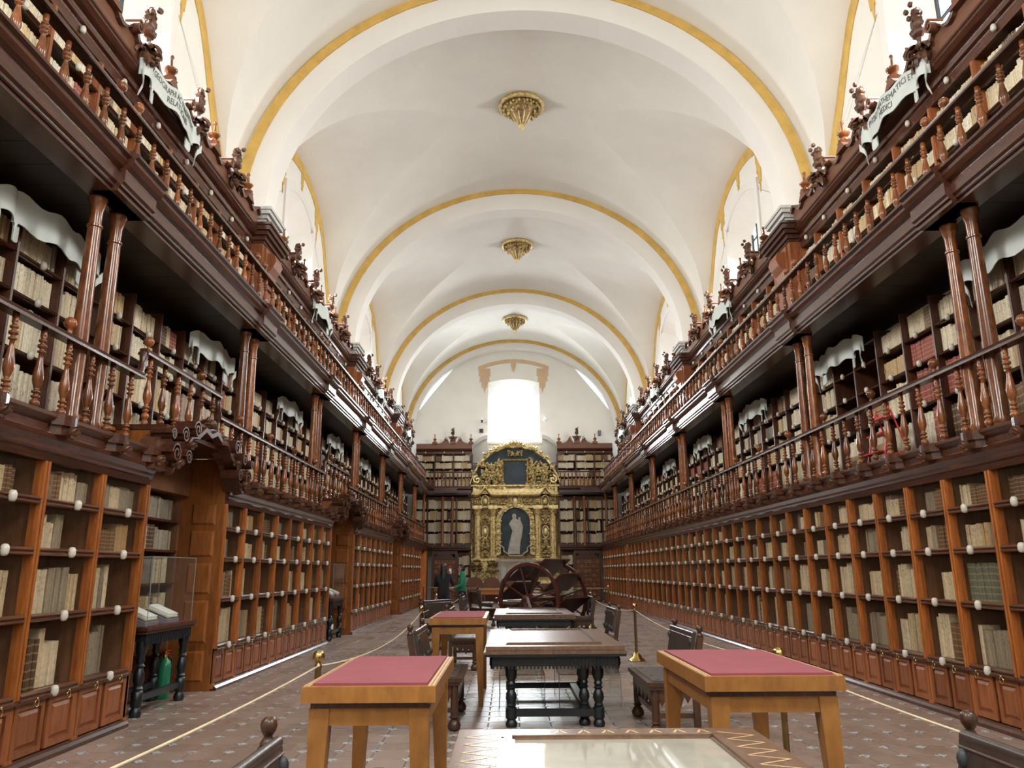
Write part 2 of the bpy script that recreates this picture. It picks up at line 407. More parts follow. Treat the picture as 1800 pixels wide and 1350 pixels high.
for i in range(xi0, xi1):
    for j in range(int((Y_BACK - oy) / PITCH), int((Y_END - oy) / PITCH)):
        dx, dy = ox + i * PITCH, oy + j * PITCH
        for lst, (x, y) in ((dis, (dx, dy)), (ocs, (dx + PITCH / 2, dy + PITCH / 2))):
            if not (CX - 4.95 < x < CX + 4.6): continue
            q = px((x, y, 0)); seen = q and -40 < q[0] < 1840 and -40 < q[1] < 1400
            hid = (-0.5 < x < 1.4 and y < 6.6)
            lst.append((y if seen and not hid and abs(x - CX) < 4.4 else 900 + y, x, y))
for lst, fn, mat, nm, sn in ((ocs, octagon, 'tile', 'floor_tile', 'floor_tiles_far'), (dis, diamond, 'talavera', 'inset_tile', 'inset_tiles_far')):
    lst.sort()
    one = MB(); fn(one, 0, 0); me = one.mesh(nm, M[mat])
    for _, x, y in lst[:300]: link(nm, me, fl, (x, y, 0))
    rest = MB()
    for _, x, y in lst[300:]: fn(rest, x, y)
    add(sn, rest, mat, fl)['kind'] = 'stuff'

# ------------------------------------------------------------------ vault with lunettes, window walls, ribs
ZC, VA, VB = 8.65, 6.0, 5.47
IA, IB = 5.3, 4.76                                  # rib intrados
LUN = [(0, 12.45), (0.2, 12.447), (0.4, 12.438), (0.6, 12.423), (0.8, 12.402), (1.0, 12.373), (1.2, 12.334), (1.6, 12.22), (2.2, 11.95), (2.6, 11.66), (2.9, 11.30), (3.2, 10.82), (3.6, 10.22), (4.0, 9.68), (4.3, 9.25), (4.42, 8.85)]
_q = D_WALL - 1.975; _C = (ZC + VB * math.sqrt(1 - (1.975 / VA) ** 2) - LUN[0][1] - 0.42 * _q) / _q ** 2
def RISE(q): return 0.42 * q + _C * q * q          # how the lunette climbs from the wall
def lun_z(o, k=1.0):
    o = abs(o) / k
    for (a, za), (b, zb) in zip(LUN, LUN[1:]):
        if a <= o <= b: return za + (zb - za) * (o - a) / (b - a)
    return LUN[-1][1] if o < 4.5 else -1
def groin(theta, k):
    """half-width of the lunette mouth where the barrel stands at angle theta"""
    x = VA * math.cos(theta); z = ZC + VB * math.sin(theta)
    zw = z - RISE(D_WALL - abs(x))               # height on the wall that climbs to this point
    if zw >= LUN[0][1] or abs(x) < 1.97: return 0.0
    if zw <= LUN[-1][1]: return LUN[-1][0] * k
    for (a, za), (b, zb) in zip(LUN, LUN[1:]):
        if zb <= zw <= za: return (a + (b - a) * (za - zw) / (za - zb)) * k
    return 0.0
bays = [(Y_BACK, RIBS[0])] + [(RIBS[i] + RIB_D, RIBS[i + 1]) for i in range(3)] + [(RIBS[3] + RIB_D, Y_END)]
ceil = struct(link('ceiling', None))
NT = 24
TIP = math.acos(1.975 / VA)                          # where the lunettes come to a point
th_ = [TIP * (1 - (1 - i / NT) ** 1.7) for i in range(NT + 1)]
thetas = th_ + [TIP + (PI - 2 * TIP) * i / 16 for i in range(1, 16)] + [PI - t for t in th_[::-1]]
for (y0, y1), yc in zip(bays, BAYC):
    k = min(yc - y0, y1 - yc) / 4.46
    mb = MB(); A = []; B = []; G = []
    for t in thetas:
        x = CX + VA * math.cos(t); z = ZC + VB * math.sin(t); g = groin(t, k) if TIP - t > 1e-4 or t - (PI - TIP) > 1e-4 else 0.0
        G.append((t, x, z, g))
        A.append([(x, y0 + (yc - g - y0) * u / 6, z) for u in range(7)])
        B.append([(x, yc + g + (y1 - yc - g) * u / 6, z) for u in range(7)])
    mb.grid(A); mb.grid(B)
    add('vault_bay', mb, 'plaster', ceil, smooth=True)
    for s in (-1, 1):
        sel = [q for q in G if (q[0] <= TIP + 1e-6 if s > 0 else q[0] >= PI - TIP - 1e-6)]
        sel.sort(key=lambda q: q[2])                 # springing first, point last
        seen = set(); rows = []
        def gen(o, x, z):
            q = D_WALL - abs(x - CX); zw = z - RISE(q)
            return [(CX + s * (D_WALL - q * u / 8), yc + o, zw + RISE(q * u / 8)) for u in range(9)]
        one = [(g, x, z) for _, x, z, g in sel]
        rows = [gen(-g, x, z) for g, x, z in one] + [gen(g, x, z) for g, x, z in one[::-1][1:]]
        add('lunette', MB().grid(rows), 'plaster', ceil, smooth=True)
    # unseen slab added over the vault to block sky light at the seams
blocker = MB().box(CX - 6.6, CX + 6.6, Y_BACK - 0.5, Y_END + 1.0, 14.6, 14.8)
add('sky_blocker', blocker, 'plaster', ceil)

def ell(a, b, n=48): return [(CX + a * math.cos(PI * i / n), ZC + b * math.sin(PI * i / n)) for i in range(n + 1)]
def ring(mb, o, i, y0, y1):
    n = len(o); vs = [(x, y, z) for y in (y0, y1) for e in (o, i) for x, z in e]
    O0, I0, O1, I1 = 0, n, 2 * n, 3 * n; fs = []
    for k in range(n - 1):
        fs += [(O0 + k, O0 + k + 1, I0 + k + 1, I0 + k), (O1 + k, I1 + k, I1 + k + 1, O1 + k + 1),
               (I0 + k, I0 + k + 1, I1 + k + 1, I1 + k), (O0 + k, O1 + k, O1 + k + 1, O0 + k + 1)]
    mb.add(vs, fs)
for n, yr in enumerate(RIBS + [Y_END - 0.55]):
    last = n == 4
    t = struct(link('trim_%d' % (n + 1), None, None, (CX, yr, 0)))
    mb = MB(); ring(mb, ell(VA + 0.1, VB + 0.1), ell(IA, IB) if not last else ell(5.55, 4.98), yr, yr + (RIB_D if not last else 0.7))
    add('rib', mb, 'plaster_cool', t, smooth=0.5)
    mb = MB(); ring(mb, ell(VA - 0.04, VB + 0.01), ell(VA - 0.26, VB - 0.16), yr - 0.035, yr + 0.02)
    add('ochre_band', mb, 'ochre', t, smooth=0.5)
    if not last:
        for s in (-1, 1):
            mb = MB()
            mb.box(CX + s * IA, CX + s * (D_WALL + 0.1), yr, yr + RIB_D, 7.9 if n else 0, ZC)
            add('pilaster', mb, 'plaster_cool', t)
            mb = MB()
            for (p, z0, z1) in ((0.05, 8.40, 8.46), (0.10, 8.46, 8.54), (0.16, 8.54, 8.62), (0.19, 8.62, 8.68)):
                mb.box(CX + s * (IA - p), CX + s * D_WALL, yr - p, yr + RIB_D + p, z0, z1)
            add('capital', mb, 'greystone', t)

# windows ------------------------------------------------------------------
def win_outline(hw, ztop, zbot, sag, n=8):
    return [(-hw, zbot), (-hw, ztop - sag)] + [(-hw + 2 * hw * i / n, ztop - sag * (2 * i / n - 1) ** 2) for i in range(1, n)] + [(hw, ztop - sag), (hw, zbot)]
Z_SILL = 7.7
wn_ = 0
PEND = [(-0.16, 0), (0.16, 0), (0.17, -0.30), (0.13, -0.34), (0.15, -0.52), (0.10, -0.50), (0.07, -0.78), (0.04, -0.74), (0.0, -1.0), (-0.05, -0.72), (-0.08, -0.80),
        (-0.10, -0.52), (-0.15, -0.55), (-0.13, -0.32), (-0.17, -0.30)]
for side, F in (('left', FL), ('right', FR)):
    W = struct(link('wall_' + side, None))
    for b, ((y0, y1), yc) in enumerate(zip(bays, BAYC)):
        k = min(yc - y0, y1 - yc) / 4.46
        mb = MB()
        ya, yb = (y0 - (RIB_D if b else 0), y1)
        lo = [(ya, 0), (yb, 0), (yb, Z_SILL), (ya, Z_SILL)]
        mb.add([F.p(a, D_WALL, z) for a, z in lo], [(0, 1, 2, 3)])
        hw = 1.36 * min(1, k)
        inner = win_outline(hw, 11.42, Z_SILL, 0.36)
        n = len(inner)
        outer = [(-4.46 * k, Z_SILL), (-4.46 * k, 8.85)]
        for i in range(2, n - 2):
            o = inner[i][0] / hw * 4.3 * k
            outer.append((o, lun_z(o, k)))
        outer += [(4.46 * k, 8.85), (4.46 * k, Z_SILL)]
        # finer outer line
        for i in range(n - 1):
            for j in range(4):
                def L(A, u): return (A[i][0] + (A[i + 1][0] - A[i][0]) * u, A[i][1] + (A[i + 1][1] - A[i][1]) * u)
                q = [L(outer, j / 4), L(outer, (j + 1) / 4), L(inner, (j + 1) / 4), L(inner, j / 4)]
                if 1 < i < n - 3:
                    q[0] = (q[0][0], lun_z(q[0][0], k)); q[1] = (q[1][0], lun_z(q[1][0], k))
                mb.add([F.p(yc + a, D_WALL, z) for a, z in q], [(0, 1, 2, 3)])
        add('wall_panel', mb, 'plaster', W)
        # painted arch under the lunette and its pendants
        mb = MB(); os_ = [(-4.3 + 8.6 * i / 40) * k for i in range(41)]
        for o1, o2 in zip(os_, os_[1:]):
            z1, z2 = lun_z(o1, k), lun_z(o2, k)
            w1 = 0.30; w2 = 0.30
            i1, i2 = o1 * 0.945, o2 * 0.945
            q = [(o1, z1), (o2, z2), (i2, z2 - w2), (i1, z1 - w1)]
            mb.add([F.p(yc + a, D_WALL - 0.02, z) for a, z in q] + [F.p(yc + a, D_WALL + 0.02, z) for a, z in q],
                   [(0, 1, 2, 3), (4, 7, 6, 5), (0, 4, 5, 1), (2, 6, 7, 3)])
        add('painted_arch', mb, 'ochre', W)
        for o, z, sc in ((-1.75, 12.0, 1.25), (0.0, 12.25, 0.75), (1.75, 12.0, 1.25)):
            mb = MB(); F.plate(mb, [(yc + o * k + a * sc, z + q * sc) for a, q in PEND], D_WALL - 0.018, D_WALL + 0.02)
            add('painted_pendant', mb, 'ochre', W)
        # the window itself
        wn_ += 1
        wd = struct(link('window_%d' % wn_, None, None, F.p(yc, D_WALL, Z_SILL)))
        pane = win_outline(hw * 0.62, 10.95, Z_SILL + 0.5, 0.26); DP = 6.55
        mb = MB(); mb.grid([[F.p(yc + a, D_WALL, z) for a, z in inner], [F.p(yc + a, DP, z) for a, z in pane]])
        q = [inner[0], inner[-1], pane[-1], pane[0]]
        mb.add([F.p(yc + inner[0][0], D_WALL, inner[0][1]), F.p(yc + inner[-1][0], D_WALL, inner[-1][1]), F.p(yc + pane[-1][0], DP, pane[-1][1]), F.p(yc + pane[0][0], DP, pane[0][1])], [(0, 1, 2, 3)])
        add('reveal', mb, 'plaster', wd)
        mo = win_outline(hw + 0.2, 11.62, Z_SILL, 0.36)
        mb = MB()
        for i in range(n - 1):
            q = [mo[i], mo[i + 1], inner[i + 1], inner[i]]
            mb.add([F.p(yc + a, D_WALL - 0.05, z) for a, z in q] + [F.p(yc + a, D_WALL, z) for a, z in q],
                   [(0, 1, 2, 3), (0, 4, 5, 1), (2, 6, 7, 3)])
        add('window_moulding', mb, 'plaster_cool', wd)
        mb = MB()
        ph = hw * 0.62
        for i in range(5): F.box(mb, yc - ph + 2 * ph * i / 4 - 0.02, yc - ph + 2 * ph * i / 4 + 0.02, DP - 0.03, DP + 0.02, Z_SILL + 0.5, 10.93 - 0.22 * abs(i / 2 - 1) ** 2)
        for i in range(7): F.box(mb, yc - ph, yc + ph, DP - 0.028, DP + 0.015, Z_SILL + 0.5 + i * 0.46, Z_SILL + 0.53 + i * 0.46)
        add('window_frame', mb, 'iron', wd)
        mb = MB(); mb.add([F.p(yc + a, DP + 0.01, z) for a, z in pane], [tuple(range(len(pane)))])
        add('window_pane', mb, 'window_glass', wd)

# end walls, each with a tall window
wx = 0.39
for nm, YW, sg in (('wall_end', Y_END, 1), ('wall_back', Y_BACK, -1)):
    We = struct(link(nm, None)); mb = MB()
    inner = win_outline(1.42, 12.0, 8.42, 0.22); n = len(inner)
    outer = [(-6.3, 8.42), (-6.3, 8.8)] + [(-6.2 + 12.4 * i / 8, 8.8 + 5.9 * math.sin(PI * i / 8)) for i in range(1, 8)] + [(6.3, 8.8), (6.3, 8.42)]
    for i in range(n - 1):
        mb.add([(CX + outer[i][0], YW, outer[i][1]), (CX + outer[i + 1][0], YW, outer[i + 1][1]), (wx + inner[i + 1][0], YW, inner[i + 1][1]), (wx + inner[i][0], YW, inner[i][1])], [(0, 1, 2, 3)])
    mb.add([(X0 - 0.4, YW, 0), (X1 + 0.4, YW, 0), (X1 + 0.4, YW, 8.42), (X0 - 0.4, YW, 8.42)], [(0, 1, 2, 3)])
    add('wall_panel', mb, 'plaster', We)
    wn_ += 1
    wd = struct(link('window_%d' % wn_, None, None, (wx, YW, 8.42)))
    pane = win_outline(1.10, 11.72, 8.55, 0.14); yp = YW + sg * 0.5
    mb = MB(); mb.grid([[(wx + a, YW, z) for a, z in inner], [(wx + a, yp, z) for a, z in pane]])
    mb.add([(wx - 1.42, YW, 8.42), (wx + 1.42, YW, 8.42), (wx + 1.1, yp, 8.55), (wx - 1.1, yp, 8.55)], [(0, 1, 2, 3)])
    add('reveal', mb, 'plaster', wd)
    add('window_sill', MB().box(wx - 1.6, wx + 1.6, YW - sg * 0.12, YW + sg * 0.1, 8.30, 8.42), 'plaster_cool', wd)
    mb = MB(); mb.add([(wx + a, yp + sg * 0.01, z) for a, z in pane], [tuple(range(len(pane)))])
    add('window_pane', mb, 'window_glass', wd)
    if sg > 0: W_END = We
We = W_END
# painted lambrequin over the end window
mb = MB(); P_ = []
for i in range(21):
    u = i / 20; P_.append((wx - 1.98 + 3.96 * u, 12.72 + 0.42 * (1 - (2 * u - 1) ** 2)))
mb.prism([(a, z) for a, z in P_] + [(a, z - 0.22) for a, z in P_[::-1]], lambda a, z, y: (a, y, z), Y_END - 0.02, Y_END + 0.02)
add('painted_arch', mb, 'ochre_pale', We)
for o, z, sc in ((-1.62, 12.6, 1.45), (0.0, 12.93, 0.6), (1.62, 12.6, 1.45)):
    mb = MB(); mb.prism([(wx + o + a * sc * 1.35, z + q * sc) for a, q in PEND], lambda a, z, y: (a, y, z), Y_END - 0.018, Y_END + 0.02)
    add('painted_pendant', mb, 'ochre_pale', We)
# stone cornice and broken pediment behind the altar
mb = MB()
for x0, x1 in ((-2.3, 3.2),):
    mb.box(x0, x1, Y_END - 0.22, Y_END, 7.12, 7.24); mb.box(x0, x1, Y_END - 0.30, Y_END, 7.24, 7.36)
    mb.box(x0, x1, Y_END - 0.12, Y_END, 6.05, 6.15); mb.box(x0, x1, Y_END - 0.12, Y_END, 5.70, 5.78)
add('stone_cornice', mb, 'greystone', We)
mb = MB()
for i in range(44): mb.box(-2.25 + i * 0.124, -2.19 + i * 0.124, Y_END - 0.26, Y_END, 7.04, 7.12)
add('dentils', mb, 'greystone', We)
for s in (-1, 1):
    mb = MB(); P_ = [(0.43 + s * (2.75 - 1.25 * (i / 12)), 7.36 + 1.2 * math.sin(PI / 2 * i / 12)) for i in range(13)]
    for (xa, za), (xb, zb) in zip(P_, P_[1:]):
        mb.add([(xa, Y_END - 0.3, za), (xb, Y_END - 0.3, zb), (xb, Y_END - 0.3, zb + 0.22), (xa, Y_END - 0.3, za + 0.22), (xa, Y_END, za), (xb, Y_END, zb), (xb, Y_END, zb + 0.22), (xa, Y_END, za + 0.22)],
               [(0, 1, 2, 3), (3, 2, 6, 7), (0, 4, 5, 1)])
    mb.prism([(0.43 + s * 2.75, 7.36), (0.43 + s * 1.5, 7.36), (0.43 + s * 1.5, 8.56)] + [(0.43 + s * (1.5 + 1.25 * i / 8), 7.36 + 1.2 * math.cos(PI / 2 * i / 8)) for i in range(1, 8)],
             lambda a, z, y: (a, y, z), Y_END - 0.14, Y_END)
    add('stone_pediment', mb, 'greystone', We)
# ------------------------------------------------------------------ books
BOOKS = {'low': [], 'mid': [], 'top': [], 'end': []}      # (area, info)
CREAM = [(0.60, 0.52, 0.37), (0.66, 0.59, 0.44), (0.54, 0.45, 0.30), (0.63, 0.57, 0.45), (0.57, 0.49, 0.35)]
TAN = [(0.48, 0.34, 0.17), (0.44, 0.30, 0.15), (0.52, 0.38, 0.20)]
BROWN = [(0.13, 0.065, 0.03), (0.17, 0.09, 0.045), (0.09, 0.05, 0.03)]
GREY = [(0.22, 0.19, 0.15), (0.30, 0.27, 0.21)]
RED = [(0.26, 0.05, 0.04), (0.30, 0.065, 0.05)]
GREEN = [(0.10, 0.135, 0.11), (0.13, 0.16, 0.13)]
CNAME = {'cream': 'cream vellum', 'tan': 'tan calf', 'brown': 'brown leather', 'grey': 'greyish vellum', 'red': 'red leather', 'green': 'grey-green cloth'}
POOL = {'cream': CREAM, 'tan': TAN, 'brown': BROWN, 'grey': GREY, 'red': RED, 'green': GREEN}
STYLE = {'cream': (0.0, 0.5, 0.5), 'tan': (0.5, 1.0), 'brown': (1.0,), 'grey': (0.0, 0.5), 'red': (1.0,), 'green': (1.0,)}
MIX = {'low': [('cream', 48), ('grey', 22), ('brown', 18), ('tan', 12)], 'mid': [('cream', 74), ('tan', 12), ('brown', 8), ('grey', 4), ('red', 2)],
       'top': [('cream', 56), ('tan', 34), ('brown', 6), ('red', 4)], 'end': [('cream', 80), ('tan', 14), ('brown', 6)]}
def pick(tier):
    w = MIX[tier]; r = random.random() * sum(x for _, x in w)
    for n, x in w:
        r -= x
        if r <= 0: return n
    return w[0][0]
def fill_cell(F, a0, a1, z0, z1, d, tier, where, depth=0.2, force=None, frac=None, thick=(0.032, 0.062)):
    """stand books in one compartment; where = words that name the compartment"""
    H = z1 - z0; a = a0 + 0.004; k = 0
    end = a0 + (a1 - a0) * (frac if frac is not None else random.choice((0.9, 1, 1, 1, 1, 1, 1)))
    if tier == 'low' and frac is None: end = a0 + (a1 - a0) * random.choice((0.6, 0.8, 0.92, 1.0)); a += random.choice((0, 0, 0.05))
    hlo, hhi = (0.60, 0.86) if tier == 'low' else (0.74, 0.95)
    while a < end - 0.018:
        kind = force or pick(tier); base = random.choice(POOL[kind]); sty = random.choice(STYLE[kind])
        h = H * random.uniform(hlo, hhi); th = random.uniform(*thick); run = random.choice((2, 4, 6, 9)) if not force else 30
        for _ in range(run):
            w = th * random.uniform(0.85, 1.15)
            if a + w > end - 0.012: w = end - a - 0.001
            if w < 0.012: a = 99; break
            hh = h * random.uniform(0.975, 1.02); j = random.uniform(0.88, 1.1)
            c = tuple(min(0.85, x * j) for x in base)
            BOOKS[tier].append((F, a, w, d + random.uniform(0, 0.02), depth, z0, hh, c, sty, kind, where, k)); k += 1
            a += w + 0.0015
def book_geo(B, org=(0, 0, 0)):
    F, a, w, d, dep, z0, h, c, sty, *_ = B
    out = [(a, d + 0.010), (a + 0.25 * w, d), (a + 0.75 * w, d), (a + w, d + 0.010), (a + w, d + dep), (a, d + dep)]
    vs = [F.p(x, y, z0) for x, y in out] + [F.p(x, y, z0 + h) for x, y in out]
    vs = [(p[0] - org[0], p[1] - org[1], p[2] - org[2]) for p in vs]
    fs = [(i, (i + 1) % 6, 6 + (i + 1) % 6, 6 + i) for i in range(6)] + [(6, 7, 8, 9, 10, 11), (5, 4, 3, 2, 1, 0)]
    return vs, fs
def set_book_attrs(me, cols, vv):
    at = me.attributes.new('bcol', 'FLOAT_COLOR', 'POINT'); at.data.foreach_set('color', cols)
    a2 = me.attributes.new('bv', 'FLOAT', 'POINT'); a2.data.foreach_set('value', vv)
def build_books():
    """the 300 books that show largest are things; the rest is one joined object"""
    sc = []; ALL = [(t, B) for t in BOOKS for B in BOOKS[t]]
    for i, (tier, B) in enumerate(ALL):
        F, a, w, d, dep, z0, h = B[:7]
        q = [px(F.p(a, d, z0)), px(F.p(a + w, d, z0 + h))]
        if q[0] and q[1] and all(-5 < p[0] < 1805 and -5 < p[1] < 1340 for p in q):
            if tier == 'top' and z0 < 6.9: continue
            if 'alcove' in B[10] and 'inside' in B[10]: continue
            sc.append((abs(q[1][0] - q[0][0]) * abs(q[1][1] - q[0][1]), i))
    sc.sort(reverse=True); big = [i for _, i in sc[:300]]; bs = set(big)
    for i in big:
        B = ALL[i][1]; F, a, w, d, dep, z0, h, c, sty, kind, where, k = B
        org = F.p(a + w / 2, d, z0); vs, fs = book_geo(B, org)
        me = bpy.data.meshes.new('book'); me.from_pydata(vs, [], fs); me.materials.append(M['book'])
        set_book_attrs(me, [x for _ in range(12) for x in (*c, sty)], [0.0] * 6 + [1.0] * 6)
        tag(link('book', me, None, org), '%s book, %s from front, %s' % (CNAME[kind], nth(k), where), 'book', 'books on the shelves nearest the camera')
    V = []; Fc = []; C = []; H = []
    for i, (tier, B) in enumerate(ALL):
        if i in bs: continue
        vs, fs = book_geo(B); o = len(V); V += vs; Fc += [tuple(x + o for x in f) for f in fs]
        C += [x for _ in range(12) for x in (*B[7], B[8])]; H += [0.0] * 6 + [1.0] * 6
    me = bpy.data.meshes.new('book_rows'); me.from_pydata(V, [], Fc); me.materials.append(M['book']); set_book_attrs(me, C, H)
    o = link('book_rows', me); o['kind'] = 'stuff'
    tag(o, 'long rows of old books filling the farther shelves of the library', 'books')

# ------------------------------------------------------------------ shared small parts
_cache = {}
def cached(key, fn):
    if key not in _cache: _cache[key] = fn()
    return _cache[key]
def knob_mesh():
    return MB().lathe([(0.001, -0.048), (0.022, -0.044), (0.032, -0.024), (0.035, 0), (0.032, 0.024), (0.022, 0.044), (0.001, 0.048)], 10).mesh('number_plate', M['ivory'], True)
def ring_mesh():
    mb = MB(); mb.tube([(0, 0.0, 0.0), (0, 0.022, -0.012), (0, 0.03, -0.035), (0, 0.018, -0.058), (0, -0.006, -0.062), (0, -0.028, -0.045), (0, -0.028, -0.016), (0, -0.004, 0.0)], 0.005, 5)
    mb.ball((0, 0, 0.006), 0.012, 8, 5); return mb.mesh('ring_pull', M['brass'], True)
ROW_Z = [0.555, 1.185, 1.735, 2.160]; TOP_Z = 2.55
# ------------------------------------------------------------------ lower glazed cases
def lower_case(F, posts, label, where, ends=(False, False), carved=()):
    a0, a1 = posts[0], posts[-1]
    T = thing('glazed_bookcase', label, 'bookcase', F.p((a0 + a1) / 2, D_FACE, 0))
    s = F.side
    mb = MB(); DB = D_FACE + 0.42
    F.box(mb, a0, a1, DB, DB + 0.03, 0, TOP_Z + 0.05)
    F.box(mb, a0, a1, D_FACE + 0.03, DB, TOP_Z, TOP_Z + 0.05)
    F.box(mb, a0 - 0.03, a0, D_FACE + 0.0, D_FACE + 0.45, 0, TOP_Z); F.box(mb, a1, a1 + 0.03, D_FACE + 0.0, D_FACE + 0.45, 0, TOP_Z)
    add('carcass', mb, 'inner', T)
    mb = MB(); F.sweep(mb, [(D_FACE - 0.07, 0), (D_FACE - 0.07, 0.035), (D_FACE - 0.045, 0.06), (D_FACE - 0.02, 0.075), (D_FACE + 0.05, 0.075), (D_FACE + 0.05, 0)], a0, a1)
    add('plinth', mb, RAILM(F), T)
    mb = MB(); F.sweep(mb, [(D_FACE - 0.05, 0.510), (D_FACE - 0.05, 0.528), (D_FACE - 0.03, 0.536), (D_FACE + 0.05, 0.536), (D_FACE + 0.05, 0.510)], a0, a1)
    add('sill_moulding', mb, RAILM(F), T)
    mb = MB(); F.sweep(mb, [(D_FACE - 0.02, 2.50), (D_FACE - 0.045, 2.56), (D_FACE + 0.06, 2.56), (D_FACE + 0.06, 2.50)], a0, a1)
    add('top_moulding', mb, RAILM(F), T)
    def post():
        mb = MB(); F.box(mb, -0.045, 0.045, D_FACE, D_FACE + 0.06, 0.07, 2.52)
        for o in (-0.026, 0.026): F.box(mb, o - 0.016, o + 0.016, D_FACE - 0.024, D_FACE + 0.01, 0.54, 2.5)
        F.box(mb, -0.045, 0.045, D_FACE - 0.03, D_FACE + 0.02, 0.03, 0.09)
        return mb.mesh('post', M['post'])
    def div():
        mb = MB(); F.box(mb, -0.014, 0.014, D_FACE + 0.06, D_FACE + 0.42, 0.07, 2.52); return mb.mesh('divider', M['inner'])
    me = cached(('post', s), post); md = cached(('div', s), div)
    for a in posts:
        link('post', me, T, F.at(a)); link('divider', md, T, F.at(a))
    for i in range(len(posts) - 1):
        p, q = posts[i], posts[i + 1]; w = round(q - p, 3); mid = (p + q) / 2
        key = round(w, 2)
        def shelf():
            mb = MB(); h = w / 2 - 0.045
            F.sweep(mb, [(D_FACE - 0.012, -0.034), (D_FACE - 0.034, -0.024), (D_FACE - 0.034, -0.014), (D_FACE - 0.016, -0.004), (D_FACE - 0.016, 0.002), (D_FACE - 0.036, 0.010), (D_FACE - 0.036, 0.018), (D_FACE - 0.006, 0.032), (D_FACE + 0.04, 0.032), (D_FACE + 0.04, -0.034)], -h, h)
            F.box(mb, -h, h, D_FACE + 0.04, D_FACE + 0.41, -0.002, 0.022); return mb.mesh('shelf', M['shelf_edge'])
        def door():
            mb = MB(); h = w / 4 - 0.028; z0, z1 = 0.085, 0.50
            F.box(mb, -h, h, D_FACE + 0.012, D_FACE + 0.04, z0, z1)
            for (x0, x1, y0, y1) in ((-h, -h + 0.05, z0, z1), (h - 0.05, h, z0, z1), (-h + 0.05, h - 0.05, z0, z0 + 0.05), (-h + 0.05, h - 0.05, z1 - 0.05, z1)):
                F.box(mb, x0, x1, D_FACE - 0.008, D_FACE + 0.02, y0, y1)
            r0, r1 = h - 0.065, h - 0.095
            zz = [z0 + 0.065, z0 + 0.095, z1 - 0.095, z1 - 0.065]
            o = [(-r0, zz[0]), (r0, zz[0]), (r0, zz[3]), (-r0, zz[3])]; n = [(-r1, zz[1]), (r1, zz[1]), (r1, zz[2]), (-r1, zz[2])]
            mb.add([F.p(x, D_FACE + 0.012, z) for x, z in o] + [F.p(x, D_FACE - 0.006, z) for x, z in n], [(0, 1, 5, 4), (1, 2, 6, 5), (2, 3, 7, 6), (3, 0, 4, 7), (4, 5, 6, 7)])
            return mb.mesh('door_panel', M['panel'])
        ms = cached(('shelf', s, key), shelf); mdr = cached(('door', s, key), door); mk = cached('knob', knob_mesh); mr = cached('ring', ring_mesh)
        for r, z in enumerate(ROW_Z):
            o = F.at(mid); sh = link('shelf', ms, T, (o[0], o[1], z))
            kp = F.p(mid + 0.02, D_FACE - 0.045, z); link('number_plate', mk, sh, kp)
            z1 = (ROW_Z + [TOP_Z])[r + 1]
            def pane():
                mb = MB(); F.box(mb, -(w / 2 - 0.045), w / 2 - 0.045, D_FACE + 0.012, D_FACE + 0.018, 0.028, z1 - z - 0.028); return mb.mesh('glass_pane', M['pane'])
            link('glass_pane', cached(('pane', s, key, r), pane), T, (o[0], o[1], z))
        for sg in (-1, 1):
            o = F.at(mid + sg * w / 4); dr = link('door_panel', mdr, T, o)
            link('ring_pull', mr, dr, F.p(mid + sg * w / 4, D_FACE - 0.055, 0.525))
        for r, z in enumerate(ROW_Z):
            z1 = (ROW_Z + [TOP_Z])[r + 1]
            rn = ('bottom', 'third', 'second', 'top')[r]
            kw = {}
            if F is FR and abs(mid - 8.08) < 0.3 and r == 1: kw = dict(force='green', frac=1.0)
            fill_cell(F, p + 0.05, q - 0.05, z + 0.026, z1 - 0.03, D_FACE + 0.09, 'low', '%s row, %s bay, %s' % (rn, nth(i), where), thick=(0.035, 0.07), **kw)
    for a in carved:
        mb = MB(); F.box(mb, a - 0.2, a + 0.2, D_FACE - 0.05, D_FACE + 0.05, 0.05, 2.55)
        for i in range(12): F.box(mb, a - 0.13, a + 0.13, D_FACE - 0.09, D_FACE, 0.2 + i * 0.19, 0.33 + i * 0.19)
        add('carved_pilaster', mb, 'panel', T)
    return T
# right run
BW = 0.8155
rposts = [7.673 + BW * i for i in range(-6, 40)]
lower_case(FR, rposts, 'long glazed wooden bookcase along the whole right wall', 'right glazed case', carved=(31.3,))
lposts_n = [8.62 - 0.965 * i for i in range(5, -1, -1)]
lower_case(FL, lposts_n, 'glazed wooden bookcase at far left before the first alcove', 'left case before alcove')
lposts_m = [11.08 + (17.79 - 11.08) / 8 * i for i in range(9)]
lower_case(FL, lposts_m, 'glazed wooden bookcase between first and second left alcoves', 'left case past first alcove')
lower_case(FL, [20.5 + (27.36 - 20.5) / 8 * i for i in range(9)], 'glazed wooden bookcase between second and third left alcoves', 'left case past second alcove')
lower_case(FL, [29.75 + (36.4 - 29.75) / 8 * i for i in range(9)], 'glazed wooden bookcase left, nearest the amber doorway', 'left case past third alcove', carved=(33.1,))

